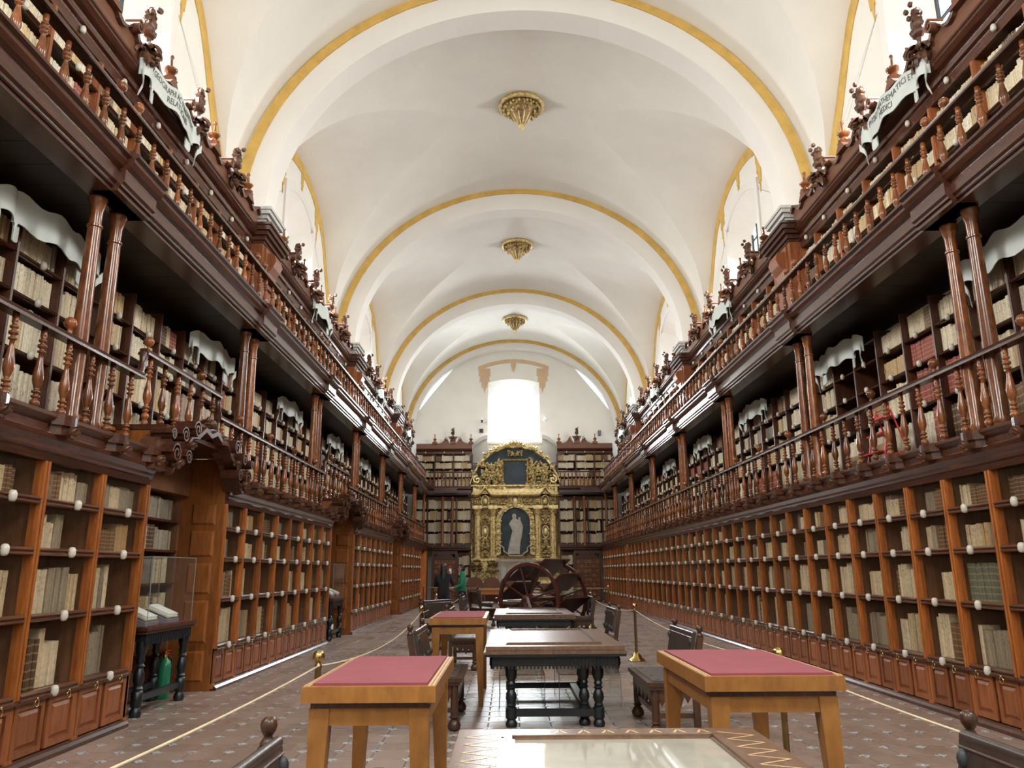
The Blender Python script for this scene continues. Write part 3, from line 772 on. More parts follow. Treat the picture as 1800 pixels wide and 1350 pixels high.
# alcoves in the left run: panelled jambs, back shelves, dark head
ALC = [(8.65, 11.05), (17.82, 20.47), (27.39, 29.72)]
for i, (p, q) in enumerate(ALC):
    T = thing('alcove_bookcase', ['panelled shelf alcove with display table, nearest on the left', 'panelled shelf alcove, second from front on the left', 'panelled shelf alcove, third from front on the left'][i], 'bookcase', FL.p((p + q) / 2, D_FACE, 0))
    for a, sg, nm in ((p, 1, 'near'), (q, -1, 'far')):
        mb = MB(); FL.box(mb, a, a + sg * 0.035, D_FACE + 0.0, D_FACE + 0.62, 0, 3.13); add('jamb', mb, 'jamb', T)
        d0, d1 = D_FACE + 0.10, D_FACE + 0.44
        for zz0, zz1 in ((0.12, 0.52), (0.62, 1.18), (1.26, 1.68), (1.76, 2.12), (2.2, 2.5)):
            mb = MB()
            def rp(ins, out): return [(d0 + ins, zz0 + ins), (d1 - ins, zz0 + ins), (d1 - ins, zz1 - ins), (d0 + ins, zz1 - ins)]
            b0 = [FL.p(a + sg * 0.035, d, z) for d, z in rp(0, 0)]; b1 = [FL.p(a + sg * 0.06, d, z) for d, z in rp(0.03, 0)]
            mb.add(b0 + b1, [(0, 1, 5, 4), (1, 2, 6, 5), (2, 3, 7, 6), (3, 0, 4, 7), (4, 5, 6, 7)]); add('jamb_panel', mb, 'jamb', T)
    mb = MB(); FL.box(mb, p, q, D_FACE + 0.88, D_FACE + 0.92, 0, 3.14); FL.box(mb, p, p + 0.1, D_FACE + 0.6, D_FACE + 0.9, 0, 3.13); FL.box(mb, q - 0.1, q, D_FACE + 0.6, D_FACE + 0.9, 0, 3.13); FL.box(mb, p, q, D_FACE + 0.5, D_FACE + 0.9, 2.60, 3.13)
    add('back_panel', mb, 'inner', T)
    for z in (0.55, 1.0, 1.42, 1.85, 2.25):
        mb = MB(); FL.box(mb, p + 0.1, q - 0.1, D_FACE + 0.58, D_FACE + 0.88, z - 0.03, z); add('shelf', mb, 'rail', T)
    for z0, z1 in ((1.0, 1.39), (1.42, 1.82), (1.85, 2.22), (2.25, 2.6)):
        fill_cell(FL, p + 0.12, q - 0.12, z0, z1, D_FACE + 0.62, 'low', 'shelf row inside the %s left alcove' % nth(i), frac=0.95)
# ------------------------------------------------------------------ galleries
Z1, Z2 = 2.90, 5.87              # walking level of the two galleries
COLS_R = [8.0 + 4.76 * i for i in range(-1, 7)]; COLS_L = [7.68 + 4.72 * i for i in range(-1, 7)]
A_END = 40.0                      # the side galleries meet the end galleries here
def baluster_mesh(h, name='baluster'):
    p = [(0.036, 0), (0.036, 0.095), (0.022, 0.105), (0.022, 0.115), (0.040, 0.13), (0.044, 0.16), (0.038, 0.19), (0.021, 0.205), (0.021, 0.215), (0.038, 0.225), (0.038, 0.243), (0.020, 0.253), (0.020, 0.266), (0.038, 0.276), (0.038, 0.294), (0.022, 0.305), (0.026, 0.33),
         (0.046, 0.41), (0.047, 0.47), (0.034, 0.57), (0.022, 0.66), (0.020, 0.715), (0.036, 0.725), (0.036, 0.742), (0.020, 0.752), (0.020, 0.768), (0.040, 0.785), (0.040, 0.81), (0.020, 0.825), (0.020, 0.838), (0.036, 0.85), (0.036, 0.868), (0.021, 0.88), (0.028, 0.91), (0.028, 1.0)]
    return MB().lathe([(r, z * h) for r, z in p], 10).mesh(name, M['baluster'], True)
def ball_mesh():
    return MB().lathe([(0.035, 0), (0.022, 0.02), (0.018, 0.05), (0.03, 0.06), (0.05, 0.08), (0.06, 0.115), (0.05, 0.15), (0.028, 0.17), (0.002, 0.175)], 12).mesh('ball_finial', M['baluster'], True)
def acanthus_mesh():
    """carved leaf cluster used under the gallery edge"""
    mb = MB(); rnd = random.Random(3)
    for k in range(7):
        a = -PI / 2 + (k - 3) * 0.55
        mb.leaf((0, 0, 0), (math.cos(a) * 0.6, 0.5, math.sin(a)), (0, 1, 0.3), 0.13 + 0.03 * rnd.random(), 0.028, 1.6)
    mb.ball((0, 0.02, 0), 0.04, 8, 6); mb.ball((0, 0.06, -0.04), 0.03, 8, 5)
    return mb.mesh('acanthus_leaf', M['carved'], 0.6)
MB_BAL1, MB_BAL2 = baluster_mesh(0.83), baluster_mesh(0.69)
MB_BALL, MB_ACA = ball_mesh(), acanthus_mesh()
def faceA(F):  # rotation so that local +y points into the hall
    return {'right': PI / 2, 'left': -PI / 2, 'end': PI}[F.side]
def railing(F, T, spans, zb, zt, mesh, pitch, hgt, balls, d=D_RAIL):
    """balusters and handrail; spans = [(a0,a1,lift)]"""
    for a0, a1, lift in spans:
        prof = [(d - 0.065, zt - 0.075 + lift), (d - 0.065, zt - 0.05 + lift), (d - 0.045, zt - 0.035 + lift), (d - 0.05, zt - 0.01 + lift), (d - 0.03, zt + lift), (d + 0.03, zt + lift), (d + 0.05, zt - 0.01 + lift), (d + 0.045, zt - 0.035 + lift), (d + 0.065, zt - 0.05 + lift), (d + 0.065, zt - 0.075 + lift)]
        add('handrail', F.sweep(MB(), prof, a0, a1), RAILM(F), T)
        n = max(1, round((a1 - a0) / pitch))
        for i in range(n):
            a = a0 + (a1 - a0) * (i + 0.5) / n
            p = F.p(a, d, zb + lift); o = link('baluster', mesh, T, p)
            o.rotation_euler = (0, 0, random.random() * 6)
    for a, lift in balls: link('ball_finial', MB_BALL, T, F.p(a, d, zt + lift - 0.005))

def lower_gallery(F, a0, a1, cols, bracket_as, arches, label):
    T = thing('gallery', label, 'gallery', F.p((a0 + a1) / 2, D_FACE, TOP_Z))
    segs = []; c = a0
    for p, q in arches: segs.append((c, p)); c = q
    segs.append((c, a1))
    for p, q in segs:
        prof = [(D_FACE - 0.02, 2.56), (D_FACE - 0.05, 2.60), (D_FACE - 0.05, 2.63), (D_FACE - 0.09, 2.68), (D_FACE - 0.10, 2.72), (D_FACE - 0.07, 2.74), (D_FACE - 0.07, 2.80), (D_FACE - 0.11, 2.83), (D_FACE - 0.13, 2.86), (D_FACE - 0.13, 2.89), (D_FACE - 0.08, Z1), (D_UP + 0.1, Z1), (D_UP + 0.1, 2.80), (D_UP, 2.56)]
        add('cornice', F.sweep(MB(), prof, p, q), RAILM(F), T)
    for a in bracket_as:
        if any(p - 0.1 < a < q + 0.1 for p, q in arches): continue
        mb = MB()
        out = [(a - 0.17, D_FACE - 0.10), (a - 0.10, D_FACE - 0.17), (a - 0.03, D_FACE - 0.19), (a + 0.03, D_FACE - 0.19), (a + 0.10, D_FACE - 0.17), (a + 0.17, D_FACE - 0.10), (a + 0.17, D_FACE + 0.1), (a - 0.17, D_FACE + 0.1)]
        mb.prism(out, lambda x, d, z: F.p(x, d, z), 2.80, 2.895); mb.prism([(x if abs(x - a) < .05 else a + (x - a) * 0.8, d + 0.03) for x, d in out], lambda x, d, z: F.p(x, d, z), 2.72, 2.80)
        add('bracket', mb, RAILM(F), T)
        o = link('acanthus_leaf', MB_ACA, T, F.p(a, D_FACE - 0.13, 2.74)); o.rotation_euler = (0.25, 0, faceA(F))
    spans = []; c = a0
    for p, q in arches: spans.append((c, p, 0)); spans.append((p, q, 0.30)); c = q
    spans.append((c, a1, 0))
    for p, q in arches:                                  # swept ends where the rail steps up over an alcove
        for a, sg in ((p, -1), (q, 1)):
            mb = MB(); mb.tube([F.p(a + sg * o, D_RAIL, 3.77 + z) for o, z in ((0.16, 0.0), (0.08, 0.01), (0.02, 0.06), (0.0, 0.13), (-0.02, 0.20), (0.0, 0.26), (-0.08, 0.30), (-0.16, 0.30))], [0.045] * 8, 8)
            add('rail_sweep', mb, RAILM(F), T, smooth=True)
    balls = []; a = 3.9
    while a < a1: balls.append((a, 0.30 if any(p < a < q for p, q in arches) else 0)); a += 1.62
    railing(F, T, spans, Z1, 3.80, MB_BAL1, 0.425, 0.83, balls)
    return T
PROF_F2 = [(4.60, 5.42), (4.52, 5.42), (4.52, 5.46), (4.49, 5.47), (4.49, 5.50), (4.46, 5.52), (4.46, 5.66), (4.41, 5.69), (4.38, 5.74), (4.38, 5.78), (4.34, 5.80), (4.34, 5.83), (4.42, Z2), (4.80, Z2), (4.80, 5.42)]
def upper_gallery(F, a0, a1, cols, label):
    T = thing('gallery', label, 'gallery', F.p((a0 + a1) / 2, D_FACE, Z2 - 0.4))
    add('fascia', F.sweep(MB(), PROF_F2, a0, a1), RAILM(F), T)
    for a in cols:
        mb = MB(); F.sweep(mb, [(d - 0.075, z) for d, z in PROF_F2], a - 0.36, a + 0.36); add('fascia_block', mb, RAILM(F), T)
    n = int((a1 - a0) / 0.42); w = (a1 - a0) / n
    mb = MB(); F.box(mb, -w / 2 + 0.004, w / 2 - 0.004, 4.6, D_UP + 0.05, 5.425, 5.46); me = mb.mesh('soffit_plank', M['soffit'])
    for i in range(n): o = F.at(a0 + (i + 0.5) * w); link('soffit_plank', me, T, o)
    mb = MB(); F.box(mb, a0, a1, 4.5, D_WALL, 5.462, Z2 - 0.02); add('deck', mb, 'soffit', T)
    balls = [(a + o, 0) for a in cols for o in (-0.18, 0.22)]
    railing(F, T, [(a0, a1, 0)], Z2, 6.66, MB_BAL2, 0.37, 0.69, balls)
    return T
def column_mesh():
    H = 5.42 - Z1
    p = [(0.10, 0), (0.10, 0.08), (0.085, 0.10), (0.092, 0.14), (0.078, 0.18), (0.080, 0.9), (0.066, H - 0.36), (0.078, H - 0.35), (0.078, H - 0.33), (0.062, H - 0.32), (0.064, H - 0.18), (0.082, H - 0.08), (0.098, H - 0.05), (0.098, H - 0.02), (0.075, H)]
    return MB().lathe(p, 12).mesh('column', M['baluster'], 0.7)
MB_COL = column_mesh()
BRK_R = [rposts[i] for i in range(len(rposts))]
lower_gallery(FR, 3.0, A_END, COLS_R, BRK_R, [], 'lower gallery with turned baluster railing along the right wall')
lower_gallery(FL, 3.6, A_END, COLS_L, lposts_n[:-1] + [8.42, 11.3] + lposts_m[1:-1] + [17.55, 20.75] + [20.5 + 0.8575 * i for i in range(1, 8)] + [27.1, 30.0] + [29.75 + 0.831 * i for i in range(1, 8)] + [37.3, 38.5, 39.5], ALC, 'lower gallery with turned baluster railing above the left alcoves')
upper_gallery(FR, 2.6, A_END, COLS_R, 'upper gallery carried on paired columns along the right wall')
upper_gallery(FL, 2.6, A_END, COLS_L, 'upper gallery carried on paired columns along the left wall')
for F, cols, side in ((FR, COLS_R, 'right'), (FL, COLS_L, 'left')):
    for i, a in enumerate(cols):
        for o, w in ((-0.21, 'nearer'), (0.21, 'farther')):
            c = link('gallery_column', MB_COL, None, F.p(a + o, D_COL, Z1))
            tag(c, 'slender turned wooden column, %s of the %s %s-hand pair' % (w, nth(i), side), 'column', 'paired gallery columns')
    tag(link('gallery_column', MB_COL, None, F.p(40.2, D_COL, Z1)), 'single slender wooden column in the far %s corner' % side, 'column', 'paired gallery columns')

# carved heads over the alcoves
for i, (p, q) in enumerate(ALC):
    F = FL; c = (p + q) / 2; h = (q - p) / 2
    T = thing('alcove_pediment', ['carved scrolled arch over the nearest left alcove', 'carved scrolled arch over the second left alcove', 'carved scrolled arch over the third left alcove'][i], 'arch', F.p(c, D_FACE, 2.56))
    arch = []; N_ = 24
    for k in range(N_ + 1):
        u = -1 + 2 * k / N_; arch.append((c + u * (h - 0.04), 2.66 + 0.62 * (1 - abs(u) ** 2.4) + 0.035 * math.sin(k * PI / 2)))
    top = [(c + u * (h + 0.26), 2.98 + 0.30 * max(0, 1 - abs(u) ** 3) + (0.10 if abs(u) < 0.35 else 0)) for u in [1, 0.95, 0.85, 0.7, 0.55, 0.42, 0.34, 0.2, 0, -0.2, -0.34, -0.42, -0.55, -0.7, -0.85, -0.95, -1]]
    out = [(c - h - 0.26, 2.66)] + arch + [(c + h + 0.26, 2.66)] + top
    add('arch_board', F.plate(MB(), out, D_FACE - 0.16, D_FACE + 0.02), 'carved', T)
    mb = MB()
    for (a, z), (a2, z2) in zip(arch, arch[1:]):
        mb.prism([(D_FACE - 0.24, -0.03), (D_FACE - 0.24, 0.03), (D_FACE - 0.12, 0.05), (D_FACE - 0.12, -0.05)], lambda d, zz, t: F.p(a + (a2 - a) * t, d, z + (z2 - z) * t + zz), 0, 1)
    add('arch_moulding', mb, 'rail', T)
    mb = MB(); F.sweep(mb, [(D_FACE - 0.14, 3.14), (D_FACE - 0.14, 3.20), (D_UP, 3.20), (D_UP, 3.14)], p, q); add('raised_floor', mb, 'rail', T)
    for sg in (-1, 1):
        for (oa, oz, r) in ((1.02, 2.86, 0.13), (0.86, 3.10, 0.11), (0.58, 3.22, 0.12), (0.74, 2.86, 0.10), (1.12, 3.06, 0.08)):
            mb = MB(); a_, z_ = c + sg * oa * h, oz
            sp = []
            for k in range(20):
                t = k / 19; ang = sg * (t * 3.4 * PI) + (0 if sg > 0 else PI); rr = r * (1 - 0.72 * t); sp.append((a_ + rr * math.cos(ang), z_ + rr * math.sin(ang)))
            inn = []
            for k in range(20):
                t = k / 19; ang = sg * (t * 3.4 * PI) + (0 if sg > 0 else PI); rr = r * (1 - 0.72 * t) - 0.022; inn.append((a_ + rr * math.cos(ang), z_ + rr * math.sin(ang)))
            F.plate(mb, sp + inn[::-1], D_FACE - 0.30, D_FACE - 0.05)
            add('volute', mb, 'rail', T, smooth=0.6)
        for oa, oz, sc in ((0.40, 3.30, 1.2), (0.95, 2.74, 1.0), (0.66, 3.0, 0.9)):
            o = link('acanthus_leaf', MB_ACA, T, F.p(c + sg * oa * h, D_FACE - 0.22, oz)); o.rotation_euler = (PI if oz > 3.2 else 0.3, 0, faceA(F)); o.scale = (sc, sc, sc)
    o = link('acanthus_leaf', MB_ACA, T, F.p(c, D_FACE - 0.22, 3.42)); o.rotation_euler = (PI, 0, faceA(F)); o.scale = (1.5, 1.3, 1.5)

# ------------------------------------------------------------------ open cases behind the galleries
MIDZ = [3.10, 3.79, 4.37, 4.79]; MIDTOP = 5.22
TOPZ = [5.98, 6.46, 6.92, 7.32]; TOPTOP = 7.72
def open_case(F, posts, zs, ztop, d, tier, label, where, name, special=None, foot=None, pw=0.03, plate_z=0.0):
    a0, a1 = posts[0], posts[-1]; s = F.side
    T = thing(name, label, 'bookcase', F.p((a0 + a1) / 2, d, zs[0] - 0.1))
    mb = MB(); F.box(mb, a0, a1, d + 0.38, d + 0.42, zs[0] - 0.2, ztop + 0.1); add('back_panel', mb, 'inner', T)
    mb = MB(); F.box(mb, a0, a1, d - 0.02, d + 0.4, (foot if foot is not None else zs[0] - 0.12), zs[0] - 0.03); add('base_board', mb, 'case', T)
    def post():
        mb = MB(); F.box(mb, -pw, pw, d - 0.02, d + 0.38, zs[0] - 0.03, ztop)
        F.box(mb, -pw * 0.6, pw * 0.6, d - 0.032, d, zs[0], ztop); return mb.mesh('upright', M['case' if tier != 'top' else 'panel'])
    me = cached(('up', s, tier, round(d, 2)), post)
    for a in posts: link('upright', me, T, F.at(a))
    for z in zs:
        mb = MB(); F.box(mb, a0, a1, d, d + 0.38, z - 0.028, z)
        F.sweep(mb, [(d - 0.012, z - 0.036), (d - 0.03, z - 0.026), (d - 0.022, z - 0.014), (d - 0.03, z - 0.004), (d - 0.012, z + 0.004), (d + 0.01, z + 0.004), (d + 0.01, z - 0.036)], a0, a1)
        add('shelf', mb, RAILM(F), T)
    mk = cached('knob', knob_mesh)
    for i in range(len(posts) - 1):
        p, q = posts[i], posts[i + 1]
        for r, z in enumerate(zs):
            link('number_plate', mk, T, F.p((p + q) / 2, d - 0.05, z - 0.015))
            z1 = (zs + [ztop])[r + 1]
            kw = {}
            if special: kw = special(i, (p + q) / 2, r) or {}
            if kw.get('skip'): continue
            rn = ('bottom', 'third', 'second', 'top')[r]
            fill_cell(F, p + pw, q - pw, z + 0.004, z1 - 0.035, d + 0.05, tier, '%s row, %s bay, %s' % (rn, nth(i), where), **kw)
    return T
def sp_mid_r(i, a, r):
    if 11.6 < a < 13.25 and r >= 1: return {'skip': True}
    if 10.0 < a < 10.85: return {2: dict(force='red', frac=1.0), 1: dict(force='red', frac=0.9)}.get(r)
    if 9.2 < a < 10.0 and r == 1: return dict(force='red', frac=1.0)
    if 16.8 < a < 18.4 and r == 0: return dict(force='red', frac=1.0)
    if 22.0 < a < 24.3 and r == 2: return dict(force='red', frac=1.0)
    if 10.0 < a < 11.65 and r == 2: return dict(force='tan', frac=1.0)
def sp_mid_l(i, a, r):
    if 5.6 < a < 6.4 and r == 2: return dict(force='red', frac=0.8)
    if 5.7 < a < 7.3 and r == 0: return dict(force='brown', frac=0.8)
mposts_r = [7.57 + 0.8155 * i for i in range(-6, 40)]; mposts_l = [7.38 + 0.83 * i for i in range(-5, 39)]
def clip_posts(ps, lo, hi): return [p for p in ps if lo <= p <= hi]
open_case(FR, mposts_r, MIDZ, MIDTOP, D_UP, 'mid', 'tall open bookcase behind the lower gallery, right wall', 'right middle gallery', 'open_bookcase', sp_mid_r, foot=Z1)
open_case(FL, mposts_l, MIDZ, MIDTOP, D_UP, 'mid', 'tall open bookcase behind the lower gallery, left wall', 'left middle gallery', 'open_bookcase', sp_mid_l, foot=Z1)

# top tier: one case per vault bay with its own crest
def volute_pts(ca, cz, r, sg, turns=2.6, th=0.03, n=22):
    o = []; ii = []
    for k in range(n):
        t = k / (n - 1); ang = PI / 2 - sg * t * turns * PI; rr = r * (1 - 0.75 * t)
        o.append((ca + rr * math.cos(ang), cz + rr * math.sin(ang))); ii.append((ca + (rr - th) * math.cos(ang), cz + (rr - th) * math.sin(ang)))
    return o + ii[::-1]
def plume_mesh():
    """carved bust-like plume that crowns the crest"""
    mb = MB(); rnd = random.Random(11)
    mb.lathe([(0.025, 0), (0.04, 0.05), (0.03, 0.14), (0.045, 0.22), (0.05, 0.28), (0.03, 0.36), (0.028, 0.42), (0.035, 0.47), (0.01, 0.52)], 8, (0, 0.03, -0.16))
    for z, n_, L, up in ((-0.16, 6, 0.20, -0.9), (-0.06, 6, 0.18, -0.3), (0.05, 7, 0.15, 0.3), (0.15, 7, 0.17, 0.7), (0.26, 7, 0.15, 0.9), (0.33, 7, 0.13, 1.3)):
        for k in range(n_):
            a = 2 * PI * k / n_ + rnd.random()
            mb.leaf((0.03 * math.cos(a), 0.03 * math.sin(a) + 0.03, z), (math.cos(a), 0.35 + math.sin(a), up + 0.4 * rnd.random()), (0, 0, 1), L * (0.7 + 0.6 * rnd.random()), 0.045 + 0.02 * rnd.random(), (1.8 if up > 0 else -1.2) * (0.7 + 0.6 * rnd.random()), 6, 0.016)
    for k in range(5):
        a = 2 * PI * k / 5; mb.ball((0.07 * math.cos(a), 0.08 + 0.06 * math.sin(a), 0.36 + 0.05 * (k % 3)), 0.038, 7, 5)
    for k in range(3): mb.leaf((0, 0.06, -0.10 - 0.08 * k), (0.35 * (k - 1), 0.6, -1), (0, 1, 0), 0.17, 0.045, 0.9)
    return mb.mesh('carved_plume', M['carved'], 0.6)
def urn_mesh():
    return MB().lathe([(0.10, 0), (0.10, 0.03), (0.06, 0.05), (0.045, 0.08), (0.07, 0.10), (0.10, 0.13), (0.105, 0.16), (0.08, 0.18), (0.035, 0.20), (0.025, 0.25), (0.02, 0.33), (0.03, 0.345), (0.036, 0.37), (0.025, 0.395), (0.004, 0.405)], 12).mesh('urn_finial', M['baluster'], 0.8)
MB_PLUME, MB_URN = plume_mesh(), urn_mesh()
def crest(F, T, a0, a1, yc, d, per=1.745, zb=8.16):
    """undulating crest board with volutes, plumes and urns; yc carries an urn"""
    hp = per / 2
    prof = [(0, 0.30), (0.10, 0.29), (0.2, 0.33), (0.28, 0.42), (0.36, 0.44), (0.45, 0.40), (0.56, 0.30), (0.68, 0.26), (0.8, 0.30), (0.86, 0.36), (1, 0.36)]
    def top(a):
        u = abs(((a - yc) / per + 0.5) % 1 - 0.5) * 2; u = 1 - u
        for (x0, y0), (x1, y1) in zip(prof, prof[1:]):
            if x0 <= u <= x1: return zb + y0 + (y1 - y0) * (u - x0) / (x1 - x0)
        return zb + 0.3
    n = int((a1 - a0) / 0.04); tops = [(a0 + (a1 - a0) * k / n, top(a0 + (a1 - a0) * k / n)) for k in range(n + 1)]
    add('crest_board', F.plate(MB(), [(a0, zb)] + tops + [(a1, zb)], d + 0.03, d + 0.10), 'crest', T)
    mb = MB()
    for (p, z), (q, w) in zip(tops, tops[1:]):
        mb.prism([(d - 0.03, -0.045), (d - 0.045, 0.0), (d + 0.11, 0.02), (d + 0.11, -0.045)], lambda dd, zz, t: F.p(p + (q - p) * t, dd, z + (w - z) * t + zz), 0, 1)
    add('crest_moulding', mb, 'carved', T)
    k0 = math.ceil((a0 - yc) / hp); k1 = math.floor((a1 - yc) / hp)
    for k in range(k0, k1 + 1):
        a = yc + k * hp
        if a - a0 < 0.15 or a1 - a < 0.15: continue
        if k % 2 == 0:
            mb = MB(); mb.prism([(a - 0.17, 0.30), (a + 0.17, 0.30), (a + 0.06, 0.42), (a + 0.09, 0.46), (a - 0.09, 0.46), (a - 0.06, 0.42)], lambda x, z, dd: F.p(x, dd, zb + z), d - 0.06, d + 0.12)
            add('urn_pedestal', mb, 'crest', T)
            link('urn_finial', MB_URN, T, F.p(a, d + 0.03, zb + 0.46))
        else:
            o = link('carved_plume', MB_PLUME, T, F.p(a, d - 0.02, zb + 0.42)); o.rotation_euler = (0, 0, faceA(F)); o.scale = (1.1, 1.1, 1.0 + 0.08 * ((k * 7) % 3))
            for sg in (-1, 1):
                mb = MB(); F.plate(mb, volute_pts(a + sg * 0.30, zb + 0.42, 0.115, -sg), d - 0.10, d + 0.12)
                add('volute', mb, 'crest', T, smooth=0.6)
TOPB = [(3.0, 14.15, 9.98), (15.17, 23.6, 19.4), (24.62, 33.1, 28.9), (34.12, 40.2, 37.6)]
TN = ['nearest', 'second', 'third', 'farthest']
for F, side in ((FR, 'right'), (FL, 'left')):
    for b, (a0, a1, yc) in enumerate(TOPB):
        n = round((a1 - a0) / 1.015); posts = [a0 + (a1 - a0) * i / n for i in range(n + 1)]
        if b == 0: off = 8.38 if side == 'right' else 8.4; posts = [off + 1.012 * i for i in range(-5, 6)] + [a1]
        T = open_case(F, posts, TOPZ, TOPTOP, D_UP, 'top', '%s open bookcase on the upper gallery, %s wall' % (TN[b], side), '%s top gallery, %s case' % (side, TN[b]), 'crested_bookcase', foot=Z2, pw=0.04)
        a0 = posts[0]
        prof = [(D_UP + 0.4, 7.72), (D_UP - 0.01, 7.72), (D_UP - 0.01, 7.88), (D_UP - 0.05, 7.90), (D_UP - 0.06, 7.95), (D_UP - 0.04, 7.97), (D_UP - 0.04, 8.00), (D_UP - 0.10, 8.03), (D_UP - 0.15, 8.08), (D_UP - 0.15, 8.11), (D_UP - 0.17, 8.13), (D_UP - 0.17, 8.16), (D_UP + 0.4, 8.16)]
        add('entablature', F.sweep(MB(), prof, a0, a1), RAILM(F), T)
        mk = cached('knob', knob_mesh)
        for p, q in zip(posts, posts[1:]): link('number_plate', mk, T, F.p((p + q) / 2, D_UP - 0.04, 7.81))
        crest(F, T, a0, a1, yc, D_UP - 0.12)
    for b, yr in enumerate(RIBS[1:]):
        c = yr + RIB_D / 2
        T = thing('case_pier', 'panelled wooden pier with moulded cap at the %s white rib, %s side' % (nth(b), side), 'pier', F.p(c, D_UP, Z2))
        mb = MB(); F.box(mb, c - 0.50, c + 0.50, 5.22, D_WALL - 0.02, Z2, 7.95); add('pier_body', mb, 'panel', T)
        mb = MB(); F.box(mb, c - 0.36, c + 0.36, 5.19, 5.22, 7.15, 7.85); add('pier_panel', mb, 'panel', T)
        mb = MB()
        for (p, z0, z1) in ((0.02, 7.88, 7.93), (0.06, 7.93, 8.02), (0.12, 8.02, 8.10), (0.17, 8.10, 8.20), (0.20, 8.20, 8.25)): F.box(mb, c - 0.50 - p, c + 0.50 + p, 5.22 - p, D_WALL - 0.02, z0, z1)
        add('pier_cap', mb, 'case', T)
        mb = MB(); out = [(5.22, 7.8), (5.06, 7.75), (5.02, 7.62), (5.07, 7.50), (5.16, 7.38), (5.18, 7.22), (5.14, 7.12), (5.18, 7.06), (5.22, 7.05)]
        F.sweep(mb, out, c - 0.22, c + 0.22); add('console', mb, 'panel', T)

# scroll banners with the names of the shelves
def scroll_mesh(L=1.0, h=0.175):
    """painted ribbon with rolled ends; local x along, z up, -y faces the viewer"""
    mb = MB()
    def strip(path, hh, th=0.014):
        rows = []
        for (x, y, z, sc) in path:
            rows.append([(x, y, z - hh * sc), (x, y, z + hh * sc)])
        n = len(rows); vs = []; fs = []
        for r in rows: vs += [r[0], r[1], (r[0][0], r[0][1] + th, r[0][2]), (r[1][0], r[1][1] + th, r[1][2])]
        for i in range(n - 1):
            b = i * 4
            fs += [(b, b + 4, b + 5, b + 1), (b + 2, b + 3, b + 7, b + 6), (b + 1, b + 5, b + 7, b + 3), (b, b + 2, b + 6, b + 4)]
        fs += [(0, 1, 3, 2), (4 * n - 4, 4 * n - 2, 4 * n - 1, 4 * n - 3)]
        mb.add(vs, fs)
    m_ = [(-0.72 * L + 1.44 * L * i / 16, -0.05 - 0.05 * math.cos(PI * (i / 8 - 1)), 0.03 * math.sin(i * 1.1), 1) for i in range(17)]
    strip(m_, h)
    for sg in (-1, 1):
        r = []
        for i in range(12):
            t = i / 11; a = t * 1.7 * PI; rr = 0.085 * (1 - 0.45 * t)
            r.append((sg * (0.60 * L + rr * math.sin(a)), -0.01 + 0.05 * t, -0.20 * min(1, t * 3) - 0.0 + rr * (math.cos(a) - 1) * 0.5, 0.62 * (1 - 0.35 * t)))
        strip(r, h)
        t_ = [(sg * (0.66 * L + 0.34 * L * u), 0.02 - 0.07 * math.sin(PI * u), -0.05 + 0.10 * math.sin(PI * u * 0.8) - 0.05 * u, 0.95 - 0.15 * u) for u in [i / 8 for i in range(9)]]
        strip(t_, h * 0.9)
        e = [(sg * (L - 0.02 * i - 0.05 * math.sin(i * 0.7)), -0.03 + 0.012 * i, -0.10 - 0.055 * i, max(0.08, 0.62 - 0.09 * i)) for i in range(7)]
        strip(e, h * 0.6)
    return mb.mesh('painted_scroll', M['banner'], 0.8)
MB_SCROLL = scroll_mesh()
def text_mesh(lines, size):
    cu = bpy.data.curves.new('lettering', 'FONT'); cu.body = lines; cu.size = size; cu.extrude = 0.002; cu.align_x = 'CENTER'; cu.align_y = 'CENTER'; cu.space_line = 0.85; cu.resolution_u = 2
    o = bpy.data.objects.new('tmp', cu); COL.objects.link(o); dg = bpy.context.evaluated_depsgraph_get(); dg.update()
    me = bpy.data.meshes.new_from_object(o.evaluated_get(dg)); bpy.data.objects.remove(o); me.materials.clear(); me.materials.append(M['ink']); me.name = 'lettering'
    for v in me.vertices:                                # follow the bow of the ribbon
        v.co.z += -0.05 + 0.0 
    return me
def banner(F, a, d, z, words, label, scale=1.0, tier='top'):
    T = thing('scroll_banner', label, 'banner', F.p(a, d, z))
    rz = {'right': -PI / 2, 'left': PI / 2, 'end': 0}[F.side]
    T.rotation_euler = (0, 0, rz)
    o = link('scroll', MB_SCROLL, T, (0, 0, 0), world=False); o.scale = (scale, scale, scale)
    if words:
        for li, line in enumerate(words.split('\n')):
          me = text_mesh(line, 0.12); wmax = max(abs(v.co.x) for v in me.vertices); fit = min(1.0, 0.66 / wmax)
          for v in me.vertices:
            v.co.x *= fit; v.co.y = v.co.y * 1.15 + (0.065, -0.065)[li]; x = v.co.x / 0.72; i = (x + 1) * 8; y = -0.05 - 0.05 * math.cos(PI * (i / 8 - 1)); zz = 0.03 * math.sin(i * 1.1)
            v.co = (v.co.x, y - 0.004 - (v.co.z + 0.05) * 0.5, v.co.y * 1.0 + zz * 0.9)
          link('lettering', me, T, (0, 0, 0), world=False)
    return T
banner(FR, 9.98, D_UP - 0.20, 8.16, 'PHYSICI MATHEMATICI ET\nMEDICI', 'white scroll banner lettered PHYSICI MATHEMATICI on right cornice')
banner(FL, 9.98, D_UP - 0.20, 8.16, 'GEOGRAPHI AC ITINERANTIUM\nRELATIONES', 'white scroll banner lettered GEOGRAPHI on left cornice')
